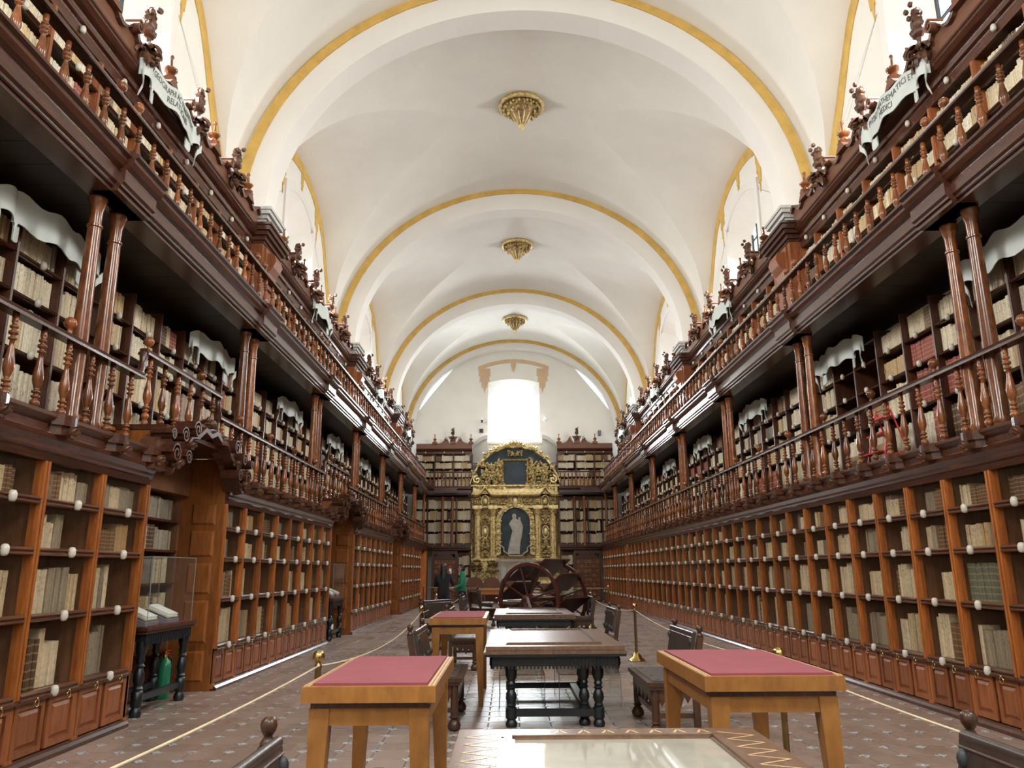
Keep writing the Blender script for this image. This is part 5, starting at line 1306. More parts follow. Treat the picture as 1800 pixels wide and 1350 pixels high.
# ------------------------------------------------------------------ dark display tables down the middle
def turned_leg(h, k=1.0):
    p = [(0.055, 0), (0.062, 0.04), (0.05, 0.07), (0.042, 0.085), (0.058, 0.10), (0.058, 0.22), (0.04, 0.235), (0.052, 0.25), (0.038, 0.27), (0.058, 0.33), (0.05, 0.39), (0.032, 0.43), (0.05, 0.45), (0.032, 0.47), (0.046, 0.50), (0.036, 0.53), (0.05, 0.56), (0.06, 0.60), (0.06, 0.72)]
    return MB().lathe([(r * k, z * h / 0.72) for r, z in p], 14).mesh('leg', M['ebony'], 0.8)
TL = turned_leg(0.60)
W_T, H_T = 1.42, 0.80
def dark_table(x0, y0, L, label, inlay=False, panel='tabletop'):
    T = thing('display_table', label, 'table', (x0 + W_T / 2, y0 + L / 2, 0), group='dark display tables along the hall')
    hx, hy = W_T / 2, L / 2
    lo = dict(world=False)
    mb = MB(); z = H_T
    # moulded top as a frame round a sunk panel
    bw = 0.235
    for (a, b, c, d) in ((-hx, hx, -hy, -hy + bw), (-hx, hx, hy - bw, hy), (-hx, -hx + bw, -hy + bw, hy - bw), (hx - bw, hx, -hy + bw, hy - bw)): mb.box(a, b, c, d, z - 0.035, z)
    top = add('top_frame', mb, 'tabletop', T, **lo)
    mb = MB()
    for e, z0, z1 in ((0.02, z - 0.075, z - 0.055), (-0.005, z - 0.055, z - 0.035)): mb.box(-hx - e, hx + e, -hy - e, hy + e, z0, z1)
    add('edge_moulding', mb, 'tabletop', T, **lo)
    mb = MB(); mb.box(-hx - 0.012, hx + 0.012, -hy - 0.012, hy + 0.012, z - 0.10, z - 0.076); add('black_moulding', mb, 'ebony', T, **lo)
    ix, iy = hx - bw, hy - bw
    for (a, b, c, d) in ((-ix - 0.03, ix + 0.03, -iy - 0.03, -iy + 0.03), (-ix - 0.03, ix + 0.03, iy - 0.03, iy + 0.03), (-ix - 0.03, -ix + 0.03, -iy, iy), (ix - 0.03, ix + 0.03, -iy, iy)):
        mb = MB(); mb.box(a, b, c, d, z - 0.03, z + 0.012); mb.box(a + 0.012, b - 0.012, c + 0.012, d - 0.012, z + 0.012, z + 0.022); add('inner_moulding', mb, 'tabletop', T, **lo)
    add('sunk_panel', MB().box(-ix + 0.03, ix - 0.03, -iy + 0.03, iy - 0.03, z - 0.03, z + 0.004), panel, T, **lo)
    if inlay:
        for k in range(14):
            for sx in (-1, 1):
                mb = MB(); yb = -hy + 0.1 + k * (L - 0.2) / 14; e = (L - 0.2) / 14
                xi, xo = sx * (hx - 0.035), sx * (hx - 0.19)
                for (p, q) in (((xo, yb), (xi, yb + e / 2)), ((xi, yb + e / 2), (xo, yb + e))):
                    dx, dy = q[0] - p[0], q[1] - p[1]; n = math.hypot(dx, dy); nx, ny = -dy / n * 0.006, dx / n * 0.006
                    mb.add([(p[0] + nx, p[1] + ny, z + 0.001), (q[0] + nx, q[1] + ny, z + 0.001), (q[0] - nx, q[1] - ny, z + 0.001), (p[0] - nx, p[1] - ny, z + 0.001)], [(0, 1, 2, 3)])
                add('inlay_strip', mb, 'stand_edge', top, **lo)
        for k in range(9):
            mb = MB(); xb = -hx + 0.2 + k * (W_T - 0.4) / 9; e = (W_T - 0.4) / 9
            for (p, q) in (((xb, hy - 0.19), (xb + e / 2, hy - 0.035)), ((xb + e / 2, hy - 0.035), (xb + e, hy - 0.19))):
                dx, dy = q[0] - p[0], q[1] - p[1]; n = math.hypot(dx, dy); nx, ny = -dy / n * 0.006, dx / n * 0.006
                mb.add([(p[0] + nx, p[1] + ny, z + 0.001), (q[0] + nx, q[1] + ny, z + 0.001), (q[0] - nx, q[1] - ny, z + 0.001), (p[0] - nx, p[1] - ny, z + 0.001)], [(0, 1, 2, 3)])
            add('inlay_strip', mb, 'stand_edge', top, **lo)
    ax, ay = hx - 0.06, hy - 0.08
    for (ux, uy, vx, vy, n) in ((-ax, -ay, ax, -ay, 34), (-ax, ay, ax, ay, 34), (-ax, -ay, -ax, ay, 56), (ax, -ay, ax, ay, 56)):
        mb = MB(); dx, dy = (vx - ux) / n, (vy - uy) / n
        mb.box(min(ux, vx) - 0.012, max(ux, vx) + 0.012, min(uy, vy) - 0.012, max(uy, vy) + 0.012, z - 0.20, z - 0.10)
        for k in range(n):
            cx_, cy_ = ux + dx * (k + 0.5), uy + dy * (k + 0.5)
            wx_, wy_ = (abs(dx) * 0.42 if dx else 0.022), (abs(dy) * 0.42 if dy else 0.022)
            mb.box(cx_ - wx_, cx_ + wx_, cy_ - wy_, cy_ + wy_, z - 0.19, z - 0.125)
            mb.box(cx_ - wx_ * 0.6, cx_ + wx_ * 0.6, cy_ - wy_ * 0.6, cy_ + wy_ * 0.6, z - 0.225, z - 0.19)
        add('fluted_apron', mb, 'ebony', T, **lo)
    lx = [0.26, W_T - 0.26]
    for sy in (-1, 1):
        for q in lx:
            link('leg', TL, T, (-hx + q, sy * (hy - 0.22), 0), False)
        add('stretcher', MB().box(-hx + 0.26, hx - 0.26, sy * (hy - 0.22) - 0.03, sy * (hy - 0.22) + 0.03, 0.10, 0.17), 'ebony', T, **lo)
    add('long_stretcher', MB().box(hx - 0.41, hx - 0.33, -hy + 0.22, hy - 0.22, 0.10, 0.16), 'ebony', T, **lo)
    link('leg', TL, T, (hx - 0.40, -hy + 0.30, 0), False)
    return T
dark_table(-0.235, 1.64, 2.40, 'nearest display table with inlaid border and glazed pale sheet', True, 'sheet')
dark_table(-0.225, 8.25, 2.40, 'dark turned-leg display table with clear boxes beneath it')
dark_table(-0.235, 14.1, 2.40, 'dark display table just in front of the book wheel')
dark_table(-0.22, 20.4, 2.2, 'dark display table right behind the book wheel')
dark_table(-0.22, 24.6, 2.2, 'second dark display table behind the book wheel')
dark_table(-0.22, 28.8, 2.2, 'third dark display table behind the book wheel')
# clear boxes under the second table
for x0, x1, lab in ((-0.10, 0.43, 'left of two clear acrylic boxes under the dark table'), (0.60, 1.32, 'right of two clear acrylic boxes under the dark table')):
    T = thing('acrylic_box', lab, 'box', ((x0 + x1) / 2, 10.0, 0)); y0, y1, h = 9.55, 10.5, 0.36
    mb = MB(); t = 0.008
    mb.box(x0, x1, y0, y0 + t, 0.002, h); mb.box(x0, x1, y1 - t, y1, 0.002, h); mb.box(x0, x0 + t, y0 + t, y1 - t, 0.002, h); mb.box(x1 - t, x1, y0 + t, y1 - t, 0.002, h); mb.box(x0, x1, y0, y1, h, h + t)
    add('walls', mb, 'clear', T)
    mb = MB()
    for (a, b) in ((x0, y0), (x1, y0), (x0, y1), (x1, y1)): mb.box(a - 0.004, a + 0.004, b - 0.004, b + 0.004, 0.002, h + t)
    for (b) in (y0, y1): mb.box(x0, x1, b - 0.004, b + 0.004, h, h + t + 0.002)
    for (a) in (x0, x1): mb.box(a - 0.004, a + 0.004, y0, y1, h, h + t + 0.002)
    add('edges', mb, 'edge_glass', T)

# ------------------------------------------------------------------ reading stands with red tops
def red_stand(x0, x1, y0, y1, label):
    T = thing('reading_stand', label, 'table', ((x0 + x1) / 2, (y0 + y1) / 2, 0), group='red topped reading stands')
    hx, hy, z = (x1 - x0) / 2, (y1 - y0) / 2, 1.0; lo = dict(world=False)
    for (a, b, c, d) in ((-hx, hx, -hy, -hy + 0.045), (-hx, hx, hy - 0.045, hy), (-hx, -hx + 0.045, -hy + 0.045, hy - 0.045), (hx - 0.045, hx, -hy + 0.045, hy - 0.045)):
        add('rim', MB().box(a, b, c, d, z - 0.075, z), 'table_red', T, **lo)
    for a in (-hx + 0.008, hx - 0.037):
        add('pale_edge', MB().box(a, a + 0.011, -hy + 0.012, hy - 0.012, z, z + 0.004).box(a + 0.018, a + 0.029, -hy + 0.012, hy - 0.012, z, z + 0.004), 'stand_edge', T, **lo)
    add('cloth_top', MB().box(-hx + 0.045, hx - 0.045, -hy + 0.045, hy - 0.045, z - 0.03, z + 0.012), 'red', T, **lo)
    add('shadow_gap', MB().box(-hx + 0.04, hx - 0.04, -hy + 0.04, hy - 0.04, z - 0.105, z - 0.075), 'case', T, **lo)
    for (a, b, c, d) in ((-hx + 0.13, hx - 0.13, -hy + 0.045, -hy + 0.075), (-hx + 0.13, hx - 0.13, hy - 0.075, hy - 0.045), (-hx + 0.045, -hx + 0.075, -hy + 0.13, hy - 0.13), (hx - 0.075, hx - 0.045, -hy + 0.13, hy - 0.13)):
        add('apron', MB().box(a, b, c, d, z - 0.185, z - 0.105), 'table_red', T, **lo)
    for sx in (-1, 1):
        for sy in (-1, 1):
            X, Y = sx * (hx - 0.035), sy * (hy - 0.035); mb = MB()
            t, b = 0.10, 0.055
            vs = [(X, Y, z - 0.105), (X - sx * t, Y, z - 0.105), (X - sx * t, Y - sy * t, z - 0.105), (X, Y - sy * t, z - 0.105), (X, Y, 0), (X - sx * b, Y, 0), (X - sx * b, Y - sy * b, 0), (X, Y - sy * b, 0)]
            mb.add(vs, [(0, 1, 2, 3), (4, 7, 6, 5), (0, 4, 5, 1), (1, 5, 6, 2), (2, 6, 7, 3), (3, 7, 4, 0)]); add('leg', mb, 'table_red', T, **lo)
    return T
red_stand(-1.015, -0.355, 4.03, 5.36, 'nearest left reading stand with red felt top')
red_stand(1.04, 1.785, 4.31, 5.66, 'right-hand reading stand with red felt top')
red_stand(-0.945, -0.255, 9.63, 11.2, 'farther left reading stand with red felt top')

# ------------------------------------------------------------------ leather-backed benches
def make_bench(w, label):
    T = thing('leather_bench', label, 'bench', group='leather-backed benches by the tables'); lo = dict(world=False)
    h = w / 2; zs = 0.50
    mb = MB(); mb.box(-h - 0.02, h + 0.02, -0.27, 0.24, zs - 0.04, zs); mb.box(-h, h, -0.25, 0.22, zs - 0.07, zs - 0.04)
    seat = add('seat', mb, 'bench', T, **lo)
    add('seat_leather', MB().box(-h + 0.03, h - 0.03, -0.21, 0.20, zs, zs + 0.008), 'leather', seat, **lo)
    for k in range(4):
        for y in (-0.15, 0.15): add('stud', MB().ball((-h + 0.12 + k * (w - 0.24) / 3, y, zs + 0.008), 0.03, 8, 4, 0.25), 'iron', seat, smooth=True, **lo)
    for sx in (-1, 1):
        add('front_leg', MB().lathe([(0.035, 0), (0.062, 0.015), (0.07, 0.05), (0.05, 0.09), (0.03, 0.11), (0.055, 0.125), (0.035, 0.14), (0.04, 0.16), (0.04, 0.43)], 10, (sx * (h - 0.06), -0.19, 0)), 'bench', T, smooth=0.7, **lo)
        mb = MB(); mb.box(sx * (h - 0.03) - 0.03, sx * (h - 0.03) + 0.03, 0.17, 0.23, 0.0, 0.50)
        vs = [(sx * (h - 0.03) + a, y, z) for z, y0 in ((0.50, 0.17), (0.915, 0.242)) for a, y in ((-0.03, y0), (0.03, y0), (0.03, y0 + 0.06), (-0.03, y0 + 0.06))]
        mb.add(vs, [(0, 3, 2, 1), (4, 5, 6, 7), (0, 1, 5, 4), (1, 2, 6, 5), (2, 3, 7, 6), (3, 0, 4, 7)])
        post = add('back_post', mb, 'bench', T, **lo)
        add('ball_finial', MB().lathe([(0.030, 0), (0.030, 0.012), (0.022, 0.022), (0.015, 0.035), (0.020, 0.04), (0.028, 0.055), (0.032, 0.072), (0.028, 0.09), (0.016, 0.102), (0.002, 0.105)], 14, (sx * (h - 0.03), 0.272, 0.915)), 'bench', post, smooth=True, **lo)
        add('side_stretcher', MB().box(sx * (h - 0.05) - 0.018, sx * (h - 0.05) + 0.018, -0.19, 0.20, 0.17, 0.21), 'bench', T, **lo)
        # carved drop apron at the ends and front
        out = [(-0.17, 0.44), (0.17, 0.44), (0.17, 0.38), (0.12, 0.30), (0.09, 0.36), (0.05, 0.26), (0.0, 0.34), (-0.05, 0.24), (-0.09, 0.33), (-0.13, 0.27), (-0.17, 0.36)]
        add('side_apron', MB().prism(out, lambda y, z, x: (x, y, z), sx * (h - 0.05) - 0.012, sx * (h - 0.05) + 0.012), 'bench', T, **lo)
    n = 9; out = [(-h + 0.1, 0.44), (h - 0.1, 0.44)] + [(h - 0.1 - (w - 0.2) * k / (2 * n), (0.37 if k % 2 else 0.26 + 0.04 * (k % 4 == 0))) for k in range(2 * n + 1)]
    add('front_apron', MB().prism(out, lambda x, z, y: (x, y, z), -0.225, -0.20), 'bench', T, **lo)
    add('front_stretcher', MB().box(-h + 0.06, h - 0.06, -0.20, -0.17, 0.19, 0.24), 'bench', T, **lo)
    mb = MB(); vs = []
    for z, y in ((0.60, 0.150), (0.93, 0.207)): vs += [(-h + 0.07, y, z), (h - 0.07, y, z), (h - 0.07, y + 0.035, z), (-h + 0.07, y + 0.035, z)]
    mb.add(vs, [(0, 3, 2, 1), (4, 5, 6, 7), (0, 1, 5, 4), (1, 2, 6, 5), (2, 3, 7, 6), (3, 0, 4, 7)])
    back = add('backrest', mb, 'leather', T, **lo)
    for x in (-h + 0.10, -h * 0.33, h * 0.33, h - 0.10):
        for z, y in ((0.66, 0.160), (0.86, 0.195)): 
            if abs(x) < h * 0.5 and z > 0.8: continue
            add('stud', MB().ball((x, y, z), 0.026, 8, 6, 1.5), 'iron', back, smooth=True, **lo)
    mb = MB(); mb.tube([(-h + 0.07, 0.225, 0.935), (h - 0.07, 0.225, 0.935)], 0.022, 10); add('top_roll', mb, 'leather', back, smooth=0.8, **lo)
    add('top_welt', MB().tube([(-h + 0.07, 0.200, 0.90), (h - 0.07, 0.200, 0.90)], 0.006, 6), 'bench', back, **lo)
    return T
b0 = make_bench(1.2, 'leather bench with ball finials behind the right reading stand')
def put(o, x, y, rz): o.location = (x, y, 0); o.rotation_euler = (0, 0, rz); WL[o] = Vector((x, y, 0)); return o
put(b0, 1.61, 8.46, -PI / 2)
for x, y, rz, lab in ((1.50, 2.60, -PI / 2, 'leather bench in the bottom right corner of the view'), (-0.633, 2.57, PI / 2, 'leather bench at bottom left beside the nearest table'),
                      (-0.73, 8.85, PI / 2, 'leather bench behind the nearest left reading stand'), (1.49, 13.2, -PI / 2, 'leather bench right of the clear boxes and dark table'),
                      (-0.72, 13.6, PI / 2, 'leather bench behind the farther left reading stand'), (1.75, 19.0, -PI / 2, 'pale-backed bench right of the book wheel'),
                      (-0.85, 19.4, PI / 2, 'bench left of the book wheel'), (-0.75, 23.6, PI / 2 + 0.3, 'bench behind the people, left of the far tables'), (-0.75, 27.5, PI / 2, 'farthest bench on the left of the tables'), (-1.3, 17.0, PI / 2 - 0.5, 'turned bench beyond the farther reading stand')):
    copy_tree(b0, (x, y, 0), rz, lab)

# ------------------------------------------------------------------ brass stanchions and cord
SM = {}
SM['base'] = MB().lathe([(0.15, 0), (0.155, 0.012), (0.14, 0.03), (0.10, 0.055), (0.075, 0.10), (0.05, 0.125), (0.026, 0.14)], 20).mesh('base', M['brass'], 0.8)
SM['pole'] = MB().lathe([(0.024, 0.13), (0.024, 0.84), (0.028, 0.845), (0.028, 0.865), (0.018, 0.875), (0.018, 0.89)], 12).mesh('pole', M['brass_dark'], 0.8)
SM['knob'] = MB().ball((0, 0, 0.93), 0.045, 14, 10).mesh('knob', M['brass'], True)
def stanchion(x, y, lab):
    T = thing('stanchion', lab, 'stanchion', (x, y, 0), group='brass rope stanchions')
    for n in ('base', 'pole', 'knob'): link(n, SM[n], T, (0, 0, 0), False)
    return (x, y)
S1 = stanchion(-1.43, 6.15, 'brass stanchion behind the nearest left reading stand'); S2 = stanchion(2.06, 6.15, 'brass stanchion behind the right reading stand')
S3 = stanchion(2.27, 14.27, 'brass stanchion between two right benches'); S4 = stanchion(-1.50, 13.9, 'brass stanchion left of the farther reading stand')
S5 = stanchion(-1.9, 21.3, 'brass stanchion beside the person in black'); S6 = stanchion(2.3, 22.0, 'brass stanchion right of the book wheel'); S7 = stanchion(-1.5, 27.5, 'brass stanchion behind the person in green')
S8 = stanchion(-3.75, 35.5, 'brass stanchion at the amber doorway'); S9 = stanchion(4.0, 31.5, 'brass stanchion by the carved right pilaster')
S0 = stanchion(-1.62, 1.2, 'brass stanchion outside the view, front left'); S0r = stanchion(2.35, 1.0, 'brass stanchion outside the view, front right')
def cord(a, b, sag, lab):
    mb = MB(); P_ = []
    for k in range(25):
        t = k / 24; P_.append((a[0] + (b[0] - a[0]) * t, a[1] + (b[1] - a[1]) * t, 0.86 - sag * 4 * t * (1 - t)))
    o = add('barrier_cord', mb.tube(P_, 0.007, 6), 'rope', smooth=True); tag(o, lab, 'cord', 'barrier cords')
cord(S0, S1, 0.05, 'pale cord running past the nearest left bench'); cord(S1, S4, 0.16, 'pale cord sagging behind the left reading stands'); cord(S0r, S2, 0.08, 'pale cord running to the right bottom bench')
cord(S2, S3, 0.10, 'pale cord sagging between the two right stanchions'); cord(S3, S6, 0.12, 'pale cord right of the book wheel'); cord(S4, S5, 0.10, 'pale cord from reading stand to the people'); cord(S5, S7, 0.25, 'pale cord sagging before the person in green')
cord(S8, S9, 0.02, 'pale cord stretched across the far end')

# ------------------------------------------------------------------ book wheel
T = thing('revolving_bookstand', 'dark wooden book wheel with two rims and slanted shelves', 'bookstand', (0.85, 18.95, 0)); WR = 0.84; ZW = 0.90
ang = 0.62; ca, sa = math.cos(ang), math.sin(ang)
def wp(u, r, t, z=0): return (u * ca - r * math.cos(t) * 0 + 0, 0, 0)
def W_(ax, s, z):          # ax: along the axle, s: across, both in plan
    return (ax * sa * 1.0 + s * ca, ax * ca * 1.0 - s * sa, z)
AXW = 0.62
for e, nm in ((-1, 'near'), (1, 'far')):
    mb = MB(); n = 40
    for k in range(n):
        t0, t1 = 2 * PI * k / n, 2 * PI * (k + 1) / n
        vs = [W_(e * AXW + w, r * math.cos(t), ZW + r * math.sin(t)) for t in (t0, t1) for (r, w) in ((WR, -0.035), (WR, 0.035), (WR - 0.075, 0.035), (WR - 0.075, -0.035))]
        mb.add(vs, [(0, 4, 5, 1), (1, 5, 6, 2), (2, 6, 7, 3), (3, 7, 4, 0)])
    rim = add('wheel_rim', mb, 'wheel', T, world=False)
    for k in range(8):
        t = 2 * PI * k / 8 + 0.3
        add('spoke', MB().tube([W_(e * AXW, 0.1 * math.cos(t), ZW + 0.1 * math.sin(t)), W_(e * AXW, (WR - 0.05) * math.cos(t), ZW + (WR - 0.05) * math.sin(t))], 0.022, 6), 'wheel', rim, world=False)
    hub = MB(); hub.tube([W_(e * AXW - 0.07, 0, ZW), W_(e * AXW + 0.07, 0, ZW)], 0.13, 14); add('hub', hub, 'wheel', rim, world=False)
    o = e * (AXW + 0.14)
    for s in (-0.42, 0.42):
        add('stand_leg', MB().tube([W_(o, s, 0.0), W_(o, s * 0.12, ZW + 0.06)], 0.045, 4), 'wheel', T, world=False)
    add('stand_post', MB().tube([W_(o, 0, 0.0), W_(o, 0, ZW + 0.1)], 0.06, 4), 'wheel', T, world=False)
    add('foot_beam', MB().tube([W_(o, -0.75, 0.05), W_(o, 0.75, 0.05)], 0.05, 4), 'wheel', T, world=False)
add('axle', MB().tube([W_(-AXW - 0.2, 0, ZW), W_(AXW + 0.2, 0, ZW)], 0.05, 10), 'wheel', T, world=False)
for k in range(8):
    t = 2 * PI * k / 8 + 0.55; cs, cz = (WR - 0.12) * math.cos(t), ZW + (WR - 0.12) * math.sin(t)
    mb = MB(); vs = []
    for ax in (-AXW + 0.05, AXW - 0.05):
        for (s, z) in ((-0.27, -0.20), (0.27, 0.20), (0.255, 0.225), (-0.285, -0.175)): vs.append(W_(ax, cs + s, cz + z))
    mb.add(vs, [(0, 1, 2, 3), (7, 6, 5, 4), (0, 4, 5, 1), (1, 5, 6, 2), (2, 6, 7, 3), (3, 7, 4, 0)])
    sh = add('lectern_shelf', mb, 'wheel', T, world=False)
    add('shelf_lip', MB().tube([W_(-AXW + 0.05, cs - 0.29, cz - 0.16), W_(AXW - 0.05, cs - 0.29, cz - 0.16)], 0.025, 5), 'wheel', sh, world=False)

# ------------------------------------------------------------------ display table and vitrine in the near alcove, extinguishers
def alcove_table(y0, y1, label, lab2, lab3, full):
    x0, x1 = -4.56, -4.02; z = 0.95
    T = thing('side_table', label, 'table', ((x0 + x1) / 2, (y0 + y1) / 2, 0))
    mb = MB(); mb.box(x0, x1, y0, y1, z - 0.035, z); mb.box(x0 + 0.02, x1 - 0.02, y0 + 0.02, y1 - 0.02, z - 0.07, z - 0.035); top = add('top', mb, 'case', T)
    add('velvet_mat', MB().box(x0 + 0.06, x1 - 0.06, y0 + 0.06, y1 - 0.06, z, z + 0.008), 'velvet', top)
    mb = MB(); mb.box(x0 + 0.05, x1 - 0.05, y0 + 0.06, y1 - 0.06, z - 0.15, z - 0.07)
    n = 28
    for k in range(n): yy = y0 + 0.08 + (y1 - y0 - 0.16) * k / (n - 1); mb.box(x1 - 0.06, x1 - 0.035, yy - 0.012, yy + 0.012, z - 0.19, z - 0.08)
    add('fluted_apron', mb, 'ebony', T)
    for xx in (x0 + 0.1, x1 - 0.1):
        for yy in (y0 + 0.12, y1 - 0.12): link('leg', cached('altleg', lambda: turned_leg(0.86, 1.05)), T, (xx, yy, 0))
        add('stretcher', MB().box(xx - 0.025, xx + 0.025, y0 + 0.12, y1 - 0.12, 0.16, 0.23), 'ebony', T)
    V = thing('vitrine', lab2, 'display case', ((x0 + x1) / 2, (y0 + y1) / 2, z)); vx0, vx1, vy0, vy1, vz = x0 + 0.05, x1 - 0.04, y0 + 0.05, y1 - 0.10, 1.73
    mb = MB(); t = 0.006
    mb.box(vx0, vx1, vy0, vy0 + t, z + 0.009, vz); mb.box(vx0, vx1, vy1 - t, vy1, z + 0.009, vz); mb.box(vx0, vx0 + t, vy0 + t, vy1 - t, z + 0.009, vz); mb.box(vx1 - t, vx1, vy0 + t, vy1 - t, z + 0.009, vz); mb.box(vx0, vx1, vy0, vy1, vz, vz + t)
    add('walls', mb, 'clear', V)
    mb = MB()
    for (a, b) in ((vx0, vy0), (vx1, vy0), (vx0, vy1), (vx1, vy1)): mb.box(a - 0.004, a + 0.004, b - 0.004, b + 0.004, z + 0.009, vz + t)
    for b in (vy0, vy1): mb.box(vx0, vx1, b - 0.004, b + 0.004, vz, vz + t + 0.002)
    for a in (vx0, vx1): mb.box(a - 0.004, a + 0.004, vy0, vy1, vz, vz + t + 0.002)
    add('edges', mb, 'edge_glass', V)
    for k, yy in enumerate((y0 + 0.28, y0 + 0.86)):
        C = thing('book_cushion', lab3 % ('nearer', 'farther')[k], 'cushion', (-4.27, yy, z))
        add('pad', MB().prism([(-0.22, 0.01), (0.16, 0.01), (0.17, 0.05), (-0.14, 0.17), (-0.22, 0.14)], lambda x, zz, y: (x, y, zz), -0.17, 0.17), 'cushion', C, (0, 0, 0), world=False)
        B = thing('opened_book', ('pale open book on the %s grey cushion in ' + ('the nearest alcove' if full else 'another alcove')) % ('nearer', 'farther')[k], 'book', (-4.27, yy, z))
        f = lambda x, zz, y: (x, y, zz)
        add('cover', MB().prism([(0.16, 0.065), (-0.13, 0.185), (-0.12, 0.20), (0.17, 0.08)], f, -0.14, 0.14), 'vellum', B, (0, 0, 0), world=False)
        add('pages', MB().prism([(0.155, 0.085), (-0.11, 0.195), (-0.095, 0.225), (0.165, 0.115)], f, -0.13, 0.13), 'white', B, (0, 0, 0), world=False)
    if full:
        Cd = thing('label_card', 'upright white card behind the nearer open book', 'card', (-4.45, y0 + 0.34, z))
        add('card', MB().prism([(-0.09, 0.03), (0.02, 0.45), (0.13, 0.45), (0.08, 0.03)], lambda y, zz, x: (x, y, zz), -0.003, 0.003), 'white', Cd, (0, 0, 0), world=False)
        add('easel', MB().box(-0.02, -0.004, -0.03, 0.10, 0.0, 0.20), 'white', Cd, (0, 0, 0), world=False)
    return T
alcove_table(9.02, 10.42, 'black turned-leg table with velvet top in the nearest alcove', 'clear acrylic vitrine over open books in the nearest alcove', '%s grey cushion under a book in the nearest alcove', True)
alcove_table(18.5, 19.8, 'black turned-leg table in the second alcove', 'clear acrylic vitrine in the second alcove', '%s grey cushion in the second alcove', False)
def extinguisher(x, y, lab, mat):
    T = thing('fire_extinguisher', lab, 'fire extinguisher', (x, y, 0)); lo = dict(world=False)
    add('cylinder', MB().lathe([(0.07, 0), (0.08, 0.015), (0.08, 0.40), (0.065, 0.45), (0.03, 0.48), (0.025, 0.50)], 16), mat, T, smooth=0.8, **lo)
    add('valve', MB().lathe([(0.028, 0.50), (0.028, 0.54), (0.015, 0.55), (0.015, 0.57)], 8), 'brass', T, **lo)
    add('handle', MB().box(-0.015, 0.015, -0.03, 0.12, 0.57, 0.585).box(-0.012, 0.012, -0.02, 0.10, 0.535, 0.548), 'red_metal', T, **lo)
    add('hose', MB().tube([(0.0, 0.03, 0.53), (0.04, 0.1, 0.48), (0.06, 0.09, 0.3), (0.07, 0.05, 0.16)], 0.011, 6), 'iron', T, smooth=True, **lo)
    return T
extinguisher(-4.38, 10.42, 'green fire extinguisher under the nearest alcove table', 'green_metal')
x_ = extinguisher(-4.30, 19.5, 'dark fire extinguisher with white label in the second alcove', 'iron')
add('label_sticker', MB().lathe([(0.0815, 0.12), (0.0815, 0.32)], 16), 'white', x_, world=False)

# red step ladder and cartons on the right lower gallery
T = thing('step_ladder', 'red folding step ladder on the right lower gallery', 'ladder', FR.p(11.1, 5.15, Z1)); lo = dict(world=False)
for sx in (-0.2, 0.2):
    add('front_rail', MB().tube([(-0.22, sx * 1.35, 0), (-0.02, sx, 0.95)], 0.016, 6), 'red_metal', T, **lo)
    add('rear_rail', MB().tube([(0.25, sx * 1.35, 0), (0.0, sx, 0.90)], 0.014, 6), 'red_metal', T, **lo)
for z in (0.28, 0.55, 0.80):
    k = 1 - z / 0.95; add('tread', MB().box(-0.30 * k - 0.06, -0.22 * k + 0.05, -0.21 - 0.05 * k, 0.21 + 0.05 * k, z - 0.012, z + 0.012), 'red_metal', T, **lo)
add('rear_brace', MB().tube([(0.17, -0.25, 0.3), (0.17, 0.25, 0.3)], 0.01, 6), 'red_metal', T, **lo)
for F, a, z, w, h, lab in ((FR, 12.05, 3.105, 0.5, 0.36, 'tan carton on the right gallery bottom shelf behind the ladder'), (FR, 12.9, 3.105, 0.45, 0.30, 'tan carton on the right gallery bottom shelf, past the ladder'), (FR, 12.1, 3.795, 0.5, 0.26, 'tan carton on the shelf above the ladder'), (FR, 11.7, 4.375, 0.22, 0.2, 'small tan carton in the empty right gallery compartments')):
    T = thing('carton', lab, 'box', F.p(a, D_UP + 0.2, z))
    add('carton_body', MB().box(-0.14, 0.14, -w / 2, w / 2, 0.002, h * 0.8), 'kraft', T, **lo); add('carton_lid', MB().box(-0.15, 0.15, -w / 2 - 0.01, w / 2 + 0.01, h * 0.72, h), 'kraft', T, **lo)
T = thing('wooden_chest', 'long honey coloured box behind the left gallery balusters', 'box', FL.p(8.35, 5.1, Z1))
add('chest_body', MB().box(-0.22, 0.22, -0.62, 0.62, 0.0, 0.22), 'honey', T, **lo); add('chest_lid', MB().box(-0.24, 0.24, -0.64, 0.64, 0.22, 0.26), 'honey', T, **lo)

# round-backed stalls and table by the altar
for k, x in enumerate((-1.62, -0.78, 0.06)):
    T = thing('stall_chair', 'round-backed wooden stall before the altar, %s from the left' % nth(k), 'chair', (x, 39.2, 0), group='stalls before the altar')
    add('backrest', MB().prism([(-0.36, 0.45), (0.36, 0.45), (0.42, 0.95)] + [(0.40 * math.cos(t), 0.98 + 0.28 * math.sin(t)) for t in [PI * j / 10 for j in range(1, 10)]] + [(-0.42, 0.95)], lambda x_, z, y: (x_, y, z), 0.2, 0.25), 'chairback', T, **lo)
    add('seat', MB().box(-0.38, 0.38, -0.28, 0.24, 0.42, 0.47), 'chairback', T, **lo)
    for sx in (-0.34, 0.34):
        add('front_leg', MB().box(sx - 0.03, sx + 0.03, -0.26, -0.2, 0, 0.42), 'chairback', T, **lo); add('rear_leg', MB().box(sx - 0.03, sx + 0.03, 0.18, 0.24, 0, 0.47), 'chairback', T, **lo)
        add('armrest', MB().box(sx - 0.03, sx + 0.03, -0.26, 0.22, 0.66, 0.71).box(sx - 0.025, sx + 0.025, -0.25, -0.2, 0.45, 0.66), 'chairback', T, **lo)
T = thing('honey_table', 'honey coloured table in front of the altar stalls', 'table', (-0.4, 34.5, 0))
add('top', MB().box(-0.85, 0.85, -0.4, 0.4, 0.74, 0.79), 'honey', T, **lo); add('apron', MB().box(-0.8, 0.8, -0.35, 0.35, 0.58, 0.74), 'honey', T, **lo)
